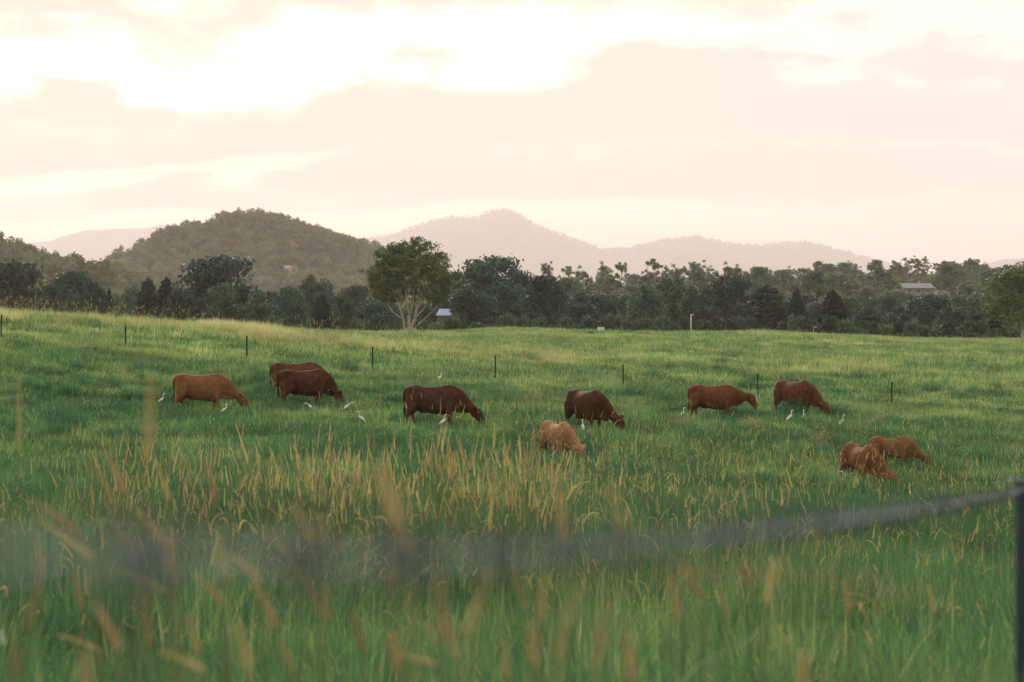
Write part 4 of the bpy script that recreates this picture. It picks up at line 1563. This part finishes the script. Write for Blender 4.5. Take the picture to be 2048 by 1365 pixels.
EG = {p: egret_meshes(p) for p in ('tall', 'stoop', 'kink')}
EGRETS = [
    (323, 66.5, 'tall', 0, 'white egret standing behind the tail of the light tan cow'),
    (448, 64.0, 'kink', -10, 'white egret crouched beneath the chin of the light tan cow'),
    (622, 65.0, 'stoop', 170, 'white egret showing low in front of the overlapping dark cow'),
    (694, 66.0, 'stoop', 5, 'white egret stooping alone right of the overlapping pair of cows'),
    (722, 61.5, 'tall', 200, 'white egret between the stooping egret and the very dark cow'),
    (879, 85.0, 'kink', 0, 'white egret with kinked neck standing beyond the very dark cow'),
    (886, 62.0, 'tall', 10, 'white egret under the belly of the very dark cow'),
    (1166, 61.0, 'tall', 100, 'white egret peeping between the ginger calf and the dark cow'),
    (1364, 69.0, 'tall', 20, 'slim white egret behind the red-brown cow with raised head'),
    (1580, 66.5, 'tall', 25, 'largest of the white egrets by the pale-rumped brown cow'),
    (1607, 66.8, 'tall', 80, 'white egret second from the brown cow, facing away'),
    (1684, 66.0, 'tall', 40, 'white egret standing apart at the right of the egrets'),
    (1690, 47.3, 'tall', 200, 'white egret beside the belly of the rust-red calf'),
]
for px, d, pose, rz, lab in EGRETS:
    x = (px - 1024) / FPX * d
    e = empty('egret', (x, d, HZ(x, d) + 0.06), R(rz))
    tag(e, lab, 'egret', 'egrets among the cattle')
    e.scale = (0.72, 0.72, 0.72)
    bm, km, lm, wm = EG[pose]
    b = obj('body', bm, M['feather'], e)
    obj('beak', km, M['beak'], e)
    for l in lm:
        l_o = obj('leg', l, M['leg'], e)
        l_o.scale = (1, 1, 1)
    for w_ in wm:
        obj('wing', w_, M['feather'], e)

# ------------------------------------------------------------------ far fence: steel pickets
M['picket'] = plain('weathered_picket', (0.035, 0.03, 0.028), (0.07, 0.05, 0.04), 0.75, 6, metal=0.3)
M['near_steel'] = plain('blue_black_steel', (0.045, 0.065, 0.085), (0.03, 0.042, 0.055), 0.55, 5, metal=0.35)
M['wire'] = plain('galvanised_wire', (0.30, 0.39, 0.38), (0.17, 0.22, 0.22), 0.55, 9, metal=0.0)  # grey-green reflection of grass and sky put into the base colour
M['barb'] = plain('tarnished_barb', (0.08, 0.105, 0.115), (0.05, 0.065, 0.07), 0.6, 30)


def picket_mesh(h, r, th):
    """Y-section steel picket, three flanges, tip cut to a point at the foot."""
    mb = MB()
    ring = []
    for k in range(3):
        a = 2 * math.pi * k / 3 + math.pi / 2
        nx, ny = -math.sin(a) * th / 2, math.cos(a) * th / 2
        tx, ty = math.cos(a) * r, math.sin(a) * r
        ring += [(tx - nx, ty - ny), (tx + nx, ty + ny)]
        b = a + math.pi / 3
        ring.append((math.cos(b) * th * 0.7, math.sin(b) * th * 0.7))
    n = len(ring)
    V = [(x * s, y * s, z) for z, s in ((-0.3, 0.3), (0.0, 1), (h, 1)) for x, y in ring]
    F = [(i * n + j, i * n + (j + 1) % n, (i + 1) * n + (j + 1) % n, (i + 1) * n + j) for i in range(2) for j in range(n)]
    # caps as fans about the axis
    V += [(0, 0, -0.3), (0, 0, h)]
    F += [(3 * n, (j + 1) % n, j) for j in range(n)] + [(3 * n + 1, 2 * n + j, 2 * n + (j + 1) % n) for j in range(n)]
    mb.add(V, F)
    for z in np.arange(0.25, h - 0.05, 0.22):      # wire-hole bosses along the flange
        mb.box((0, r * 0.55, z), (th * 1.5, 0.012, 0.03))
    return mb.mesh('picket')


pk = picket_mesh(1.22, 0.036, 0.014)
WHICH = ['first dark picket post at the left edge of the far fence', 'second dark picket of the far fence from the left, above the seed head blur',
         'third dark picket of the far fence, left of the overlapping cows', 'fourth dark picket of the far fence, above the stooping egret',
         'fifth dark picket of the far fence, right of the very dark cow', 'sixth dark picket of the far fence, above right of the dark cow',
         'seventh dark picket, between the red-brown and the pale-rumped cow', 'last dark picket of the far fence, right of the egrets']
for i, px in enumerate((2, 251, 494, 745, 991, 1247, 1516, 1783)):
    d = 89.0
    x = (px - 1024) / FPX * d
    o = obj('fence_post', pk, M['picket'])
    o.location = (x, d, HZ(x, d))
    o.rotation_euler = (R(random.uniform(-1.2, 1.2)), R(random.uniform(-1.2, 1.2)), random.uniform(0, 6))
    tag(o, WHICH[i], 'fence post', 'steel pickets of the far fence')

# ------------------------------------------------------------------ near fence: post and barbed wire beside the lens
AX, AY = -0.85, -1.7            # wire behind and left of the lens
slope = 0.3175


def wire_pt(d):
    return np.array(((d - 1.0) * slope, d, EYE - float(np.interp(d, [-2, 0.0, 0.55, 0.65, 0.8, 1.0, 1.2, 1.5, 2.0, 3.0, 5.0, 8.0], [-0.22, 0.0, 0.062, 0.0735, 0.0915, 0.1125, 0.1305, 0.1545, 0.1925, 0.266, 0.406, 0.616]))))


nd = 5.0
px_ = wire_pt(nd)
np_root = empty('fence_post', (px_[0] + 0.026, nd, HZ(px_[0], nd)))
tag(np_root, 'blurred blue-black steel fence post at the right edge close to the lens', 'fence post')
post_h = px_[2] - HZ(px_[0], nd) + 0.03
obj('post', picket_mesh(post_h, 0.042, 0.016), M['near_steel'], np_root)
cl = MB()
th = np.linspace(0, 2 * math.pi * 1.6, 22)
cl.tube([(0.046 * math.cos(a) - 0.005, 0.046 * math.sin(a), post_h - 0.035 + 0.004 * a) for a in th], [0.0022] * 22, 5)
obj('wire_tie', cl.mesh('wire_tie', True), M['wire'], np_root)

bw = empty('barbed_wire', (0, 0, 0))
tag(bw, 'blurred strand of barbed wire sagging across the foreground to the post', 'barbed wire')
ds = np.linspace(-1.5, 7.5, 700)
base = np.array([wire_pt(q) for q in ds])
for k in (0, 1):
    ph = ds * 2 * math.pi / 0.075 + k * math.pi
    pts = base + np.stack([np.cos(ph) * 0.0028, np.zeros_like(ph), np.sin(ph) * 0.0028], 1)
    m_ = MB()
    m_.tube(pts, [0.0011] * len(pts), 5)
    obj('strand', m_.mesh('strand', True), M['wire'], bw)
bm_ = MB()
an = np.linspace(0, 2 * math.pi * 2.2, 18)
bm_.tube([(0.0085 * math.cos(a), -0.009 + 0.018 * i / 17, 0.0085 * math.sin(a)) for i, a in enumerate(an)], [0.0016] * 18, 5)
for s, a in ((1, 0.5), (-1, 0.9), (1, 2.2), (-1, 2.6)):
    c, q = math.cos(a) * s, math.sin(a) * s
    bm_.tube([(c * .006, 0.004 * s, q * .006), (c * .017, 0.006 * s, q * .017), (c * .028, 0.008 * s, q * .028)], [0.0018, 0.0015, 0.0004], 5)
barb = bm_.mesh('barb', True)
for i, q in enumerate(np.arange(-0.4, 7.2, 0.115)):
    b = obj('barb', barb, M['barb'], bw)
    b.location = wire_pt(q + random.uniform(-0.01, 0.01))
    b.rotation_euler = (0, random.uniform(0, 6.28), -math.atan(slope))

# ------------------------------------------------------------------ foreground stalks, one by one (out of focus)
FG = [
    (302, 768, 296, 915, 2.7, 1.0), (39, 775, 38, 903, 5.2, 0.7), (192, 935, 236, 1020, 4.2, 0.9), (222, 918, 252, 990, 4.4, 0.9), (318, 935, 338, 1000, 5.0, 0.9),
    (84, 1000, 165, 1078, 4.2, 0.9), (80, 1135, 56, 1265, 3.2, 0.9), (765, 950, 796, 1055, 2.1, 1.0), (792, 1000, 822, 1120, 2.3, 1.1), (786, 1110, 780, 1195, 3.4, 0.9),
    (598, 1015, 626, 1085, 3.4, 0.9), (640, 1035, 652, 1090, 3.6, 0.9), (1118, 975, 1130, 1095, 2.9, 0.9), (1226, 985, 1242, 1065, 3.4, 0.8), (418, 935, 432, 1010, 4.8, 0.8),
    (205, 1222, 242, 1305, 2.8, 1.0), (132, 1264, 204, 1306, 4.6, 0.9), (284, 1180, 300, 1300, 3.0, 0.9), (240, 1055, 276, 1130, 3.4, 0.9), (282, 1030, 345, 1090, 3.4, 0.9),
    (706, 1232, 726, 1302, 3.2, 1.0), (786, 1275, 796, 1345, 3.0, 1.0), (800, 1308, 874, 1330, 4.2, 0.9), (972, 1165, 932, 1272, 2.6, 1.0), (1030, 1150, 1052, 1222, 3.6, 0.9),
    (1086, 1165, 1082, 1245, 3.0, 0.9), (1142, 1200, 1112, 1320, 2.4, 1.0), (1346, 1165, 1356, 1245, 3.3, 0.9), (1376, 1152, 1408, 1200, 5.0, 0.9), (1545, 1130, 1534, 1212, 3.9, 0.9),
    (1560, 1255, 1576, 1288, 6.0, 0.9), (1258, 1280, 1264, 1365, 2.5, 1.0), (1208, 1225, 1190, 1340, 2.3, 0.9), (1066, 1260, 1070, 1330, 3.0, 0.9), (1610, 1320, 1600, 1400, 2.8, 0.9),
    (520, 1180, 552, 1260, 3.4, 0.9), (560, 1075, 600, 1150, 3.2, 0.8), (440, 1090, 452, 1160, 3.6, 0.8), (330, 1075, 345, 1150, 2.6, 0.8), (480, 1260, 500, 1350, 2.8, 1.0),
    (400, 1160, 455, 1215, 3.6, 0.9), (170, 1320, 172, 1400, 2.6, 0.9), (1010, 1290, 1012, 1365, 3.6, 0.9), (650, 1180, 655, 1250, 3.8, 0.9), (880, 1180, 890, 1290, 2.0, 0.8), (30, 1290, 34, 1360, 3.2, 0.8),
    (100, 1050, 190, 1120, 3.6, 0.8), (250, 1140, 330, 1190, 3.4, 0.8), (345, 1085, 352, 1160, 3.8, 0.8), (470, 1110, 520, 1165, 3.4, 0.8), (150, 1150, 162, 1220, 4.2, 0.8),
    (380, 1240, 395, 1310, 4.0, 0.9), (610, 1160, 640, 1225, 3.6, 0.8), (560, 1290, 590, 1350, 3.4, 0.9), (340, 1300, 410, 1345, 3.4, 0.9), (75, 1075, 84, 1150, 4.6, 0.8),
    (1440, 1180, 1452, 1240, 4.6, 0.8), (1690, 1170, 1698, 1225, 5.0, 0.8), (1480, 1130, 1505, 1175, 5.0, 0.8), (1860, 1180, 1868, 1225, 5.5, 0.7), (900, 1255, 912, 1320, 3.8, 0.8),
]
rg = np.random.default_rng(5)
M['near_bristle'] = leafy('tan_bristle', (0.46, 0.35, 0.17), (0.58, 0.47, 0.26), 0.42, 0.6, 0.3, 0.8)
COLS = [(30, 'the left-edge picket'), (160, 'the meadow left of the herd'), (325, 'the leftmost egret'), (430, 'the light tan cow'), (520, 'the gap before the overlapping cows'),
        (610, 'the overlapping cows'), (720, 'the lone stooping egret'), (880, 'the very dark cow'), (1000, 'the fifth picket'), (1115, 'the ginger calf'), (1200, 'the cow behind the ginger calf'),
        (1260, 'the sixth picket'), (1365, 'the slim egret'), (1440, 'the red-brown cow'), (1516, 'the seventh picket'), (1595, 'the pale-rumped cow'), (1690, 'the rust-red calf'), (1850, 'the last calf')]
for i, (tx, ty, bx, by, d, sc) in enumerate(FG):
    tip = np.array(P(tx, ty, d))
    bot = np.array(P(bx, by, d))
    ln = np.linalg.norm(tip - bot)
    gx = bot[0] + (bot[0] - tip[0]) * 1.1 + rg.normal(0, 0.03)
    gy = d + rg.normal(0, 0.06)
    root = np.array((gx, gy, HZ(gx, gy) - 0.02))
    t = empty('foxtail_stalk', tuple(root))
    lab = {0: 'large blurred golden seed head standing left of the light tan cow', 1: 'upright blurred seed head near the left edge above the meadow',
           7: 'tall blurred orange seed head in front of the golden stand', 8: 'widest blurred orange seed head crossing the wire band',
           23: 'blurred golden seed head slanting right below the wire', 26: 'blurred brown seed head bottom centre, slanting right'}.get(
        i, 'out-of-focus foxtail %s the wire, %s' % ('above' if by < 1010 else 'below' if ty > 1170 else 'crossing',
                                                      'in the column of ' + min(COLS, key=lambda m: abs(m[0] - bx))[1]))
    tag(t, lab, 'seed head', 'out-of-focus foxtails in front of the lens')
    st = MB()
    mid = root + (bot - root) * 0.55 + np.array((0.0, rg.normal(0, 0.01), 0.0)) + (tip - bot) * 0.1
    q = spline([root - root, mid - root, bot - root], 8)
    st.tube(q, list(np.linspace(0.0024, 0.0015, 8)), 5)
    obj('stem', st.mesh('stem', True), M['stem'], t)
    core, hair = MB(), MB()
    head_geo(core, hair, bot - root, tip - bot, ln * 1.15, 0.0040 * sc, rg.uniform(-0.05, 0.35), rg, 260, 0.0068)
    hd_ = obj('seed_head', core.mesh('seed_head', True), M['spike'], t)
    obj('bristles', hair.mesh('bristles'), M['near_bristle'], hd_)
    for k in range(2):
        a = rg.uniform(0, 6.28)
        z0 = q[1 + k * 2]
        l = rg.uniform(0.25, 0.45)
        b_ = [z0 + np.array((math.cos(a) * l * s, math.sin(a) * l * s, l * (1.2 * s - 1.0 * s * s))) for s in (0, 0.35, 0.7, 1)]
        w_ = np.array((-math.sin(a), math.cos(a), 0)) * 0.004
        lb = MB()
        lb.add([b_[0] - w_, b_[0] + w_, b_[1] - w_, b_[1] + w_, b_[2] - w_ * .7, b_[2] + w_ * .7, b_[3]], [(0, 1, 3, 2), (2, 3, 5, 4), (4, 5, 6)])
        obj('leaf_blade', lb.mesh('leaf_blade'), M['grass'], t)

# ------------------------------------------------------------------ houses and small white things
M['wall_white'] = plain('white_weatherboard', (0.40, 0.39, 0.36), (0.32, 0.31, 0.29), 0.8, 1.5)
M['roof_grey'] = plain('grey_metal_roof', (0.26, 0.27, 0.28), (0.20, 0.21, 0.22), 0.5, 0.8, metal=0.2)
M['roof_blue'] = plain('pale_blue_metal_roof', (0.34, 0.44, 0.56), (0.28, 0.38, 0.50), 0.45, 0.8)
M['roof_white'] = plain('white_metal_roof', (0.75, 0.72, 0.68), (0.66, 0.63, 0.60), 0.5, 0.8)
M['roof_terra'] = plain('orange_tile_roof', (0.44, 0.30, 0.22), (0.36, 0.25, 0.18), 0.7, 0.8)
M['glass_dark'] = plain('dark_window', (0.03, 0.035, 0.04), (0.05, 0.055, 0.06), 0.1, 1.0, spec=0.6)
M['white_paint'] = plain('white_paint', (0.78, 0.77, 0.74), (0.66, 0.65, 0.62), 0.6, 4)


def house(px, py, d, length, depth, wall_h, rise, roof, rz, label, verandah=True):
    """py is the row of the eaves; the house stands on posts down to the slope."""
    x = (px - 1024) / FPX * d
    ze = EYE + (YH - py) / FPX * d
    zg = HZ(x, d)
    t = empty('house', (x, d, ze - wall_h), R(rz))
    tag(t, label, 'house', 'houses glimpsed through the trees')
    w = MB()
    w.box((0, 0, wall_h / 2), (length, depth, wall_h))
    for s in (-1, 1):                     # gable ends
        w.add([(s * length / 2, -depth / 2, wall_h), (s * length / 2, depth / 2, wall_h), (s * length / 2, 0, wall_h + rise * 0.96)], [(0, 1, 2) if s > 0 else (0, 2, 1)])
    obj('wall', w.mesh('wall'), M['bark_dark'] if roof is M['roof_blue'] else M['wall_white'], t)  # blue-roofed shed: shade on the wall put in as a dark colour
    rf = MB()
    e = 0.5 if verandah else 0.2
    for s in (-1, 1):
        yo = s * (depth / 2 + e)
        ze_ = wall_h - e * rise / (depth / 2)
        rf.add([(-length / 2 - e, yo, ze_), (length / 2 + e, yo, ze_), (length / 2 + e, 0, wall_h + rise), (-length / 2 - e, 0, wall_h + rise),
                (-length / 2 - e, yo, ze_ + .12), (length / 2 + e, yo, ze_ + .12), (length / 2 + e, 0, wall_h + rise + .12), (-length / 2 - e, 0, wall_h + rise + .12)],
               [(3, 2, 1, 0), (4, 5, 6, 7), (0, 1, 5, 4), (1, 2, 6, 5), (2, 3, 7, 6), (3, 0, 4, 7)])
    ro = obj('roof', rf.mesh('roof'), roof, t)
    ch = MB()
    ch.box((length * 0.15, 0.3, wall_h + rise + 0.3), (0.6, 0.6, 1.2))
    if length > 4:
        obj('chimney', ch.mesh('chimney'), M['wall_white'], ro)
    n = max(2, int(length // 3.5)) if length > 4 else 0
    for k in range(n):
        xx = -length / 2 + length * (k + 0.5) / n
        win = MB()
        win.box((xx, -depth / 2 - 0.04, wall_h * 0.55), (1.3, 0.07, 1.2))
        fr = obj('window', win.mesh('window'), M['white_paint'], t)
        g = MB()
        g.box((xx, -depth / 2 - 0.09, wall_h * 0.55), (1.08, 0.04, 0.98))
        obj('pane', g.mesh('pane'), M['glass_dark'], fr)
    pst = MB()
    hh = max(1.0, ze - wall_h - zg + 1.0)
    pst.box((0, 0, -hh / 2), (length * 0.96, depth * 0.96, hh))
    obj('footing', pst.mesh('footing'), M['bark_dark'], t)
    if verandah:
        v = MB()
        v.box((0, -depth / 2 - 1.4, 0.05), (length, 2.6, 0.16))
        for k in range(5):
            v.box((-length / 2 + length * k / 4, -depth / 2 - 2.55, wall_h / 2), (0.16, 0.16, wall_h))
        v.box((0, -depth / 2 - 1.5, wall_h - 0.25), (length + 0.6, 2.5, 0.1))
        obj('verandah', v.mesh('verandah'), M['wall_white'], t)
    return t


house(1830, 576, 740, 11, 8, 2.8, 1.6, M['roof_grey'], 8, 'grey-roofed white house on the wooded slope at right')
house(894, 631, 345, 2.3, 4, 2.2, 1.0, M['roof_blue'], -14, 'pale blue-roofed shed between the lone gum and the great dark dome', False)
_hx = [(505, 517, 8, M['roof_white'], 'white roof standing alone on the wooded hill', 30), (575, 536, 6, M['roof_terra'], 'pale orange roof among trees on the wooded hill', 20),
       (598, 549, 5, M['roof_white'], 'tiny white house below the orange roof on the hill', 60), (607, 555, 5, M['roof_white'], 'lowest tiny white house on the wooded hill', 10),
       (1690, 571, 7, M['roof_white'], 'white roof half hidden on the slope above the cone-shaped pine', 20)]


def hill_depth(grid, px, py):
    """Distance at which the sight line of a pixel meets a hill."""
    X, Y, Z = grid
    ny = Y.shape[0]
    best = None
    for i in range(ny // 2):
        y = Y[i, 0]
        z = np.interp((px - 1024) / FPX * y, X[i], Z[i])
        if z >= EYE + (YH - py) / FPX * y:
            best = y
            break
    return best or Y[ny // 2 - 4, 0]


for px, py, ln, rf_, lab, rz in _hx:
    d = 760 if px > 1500 else hill_depth(HILL, px, py + 6) - 14
    house(px, py, d, ln, 6, 2.8, 1.7, rf_, rz, lab, False)

pl = MB()
d = 262
x = (1382 - 1024) / FPX * d
zt = EYE + (YH - 629) / FPX * d
z0 = HZ(x, d)
pole = empty('pole', (x, d, z0))
tag(pole, 'white pole with a short arm on the far rim of the paddock', 'pole')
pl.tube([(0, 0, -0.3), (0, 0, (zt - z0) * 0.5), (0, 0, zt - z0)], [0.07, 0.065, 0.06], 10)
obj('shaft', pl.mesh('shaft', True), M['white_paint'], pole)
ar = MB()
ar.box((0.16, 0, zt - z0 - 0.06), (0.36, 0.09, 0.08))
obj('arm', ar.mesh('arm'), M['white_paint'], pole)
x = (1627 - 1024) / FPX * d
pm = MB()
pm.tube([(0, 0, -0.3), (0, 0, 0.7), (0, 0, 1.5)], [0.05, 0.05, 0.045], 8)
pm.box((0, 0, 1.52), (0.12, 0.12, 0.05))
o = obj('marker_post', pm.mesh('marker_post'), M['bark_pale'])
o.location = (x, d, HZ(x, d))
tag(o, 'short pale post on the far rim below the cone-shaped pine', 'post')
x, d = (1981 - 1024) / FPX * 900, 900
pm = MB()
zt = EYE + (YH - 558) / FPX * d - HZ(x, d)
pm.tube([(0, 0, -0.5), (0, 0, zt * .5), (0, 0, zt)], [0.3, 0.26, 0.2], 8)
pm.box((0, 0, zt - 0.5), (2.0, 0.2, 0.2))
o = obj('power_pole', pm.mesh('power_pole'), M['white_paint'])
o.location = (x, d, HZ(x, d))
tag(o, 'pale power pole among trees on the right-hand slope', 'power pole')
d = 258
x = (1202 - 1024) / FPX * d
tb = MB()
z0 = HZ(x, d)
trough = empty('water_trough', (x, d, z0))
tag(trough, 'low white trough on the far rim of the paddock', 'trough')
zt = EYE + (YH - 654.5) / FPX * d - z0
tb.box((0, 0, zt - 0.24), (0.86, 0.6, 0.44))
obj('tub', tb.mesh('tub'), M['white_paint'], trough)
tl_ = MB()
for s in (-1, 1):
    tl_.box((s * 0.33, 0, (zt - 0.46) / 2), (0.1, 0.5, zt - 0.46))
obj('stand', tl_.mesh('stand'), M['bark_dark'], trough)


# ------------------------------------------------------------------ air
def build_haze():
    mb = MB()
    mb.box((0, 13700, (1120 - 30) / 2), (34500, 28400, 1120 + 30))
    m = bpy.data.materials.new('haze')
    m.use_nodes = True
    N, L = m.node_tree.nodes, m.node_tree.links
    N.clear()
    o = N.new('ShaderNodeOutputMaterial')
    v = N.new('ShaderNodeVolumePrincipled')
    v.inputs['Color'].default_value = (1.0, 0.92, 0.92, 1)
    v.inputs['Density'].default_value = HAZE
    v.inputs['Anisotropy'].default_value = 0.25
    L.new(v.outputs[0], o.inputs['Volume'])
    h = obj('haze', mb.mesh('haze'), m)
    tag(h, kind='stuff')


HAZE = 0.0001
build_haze()
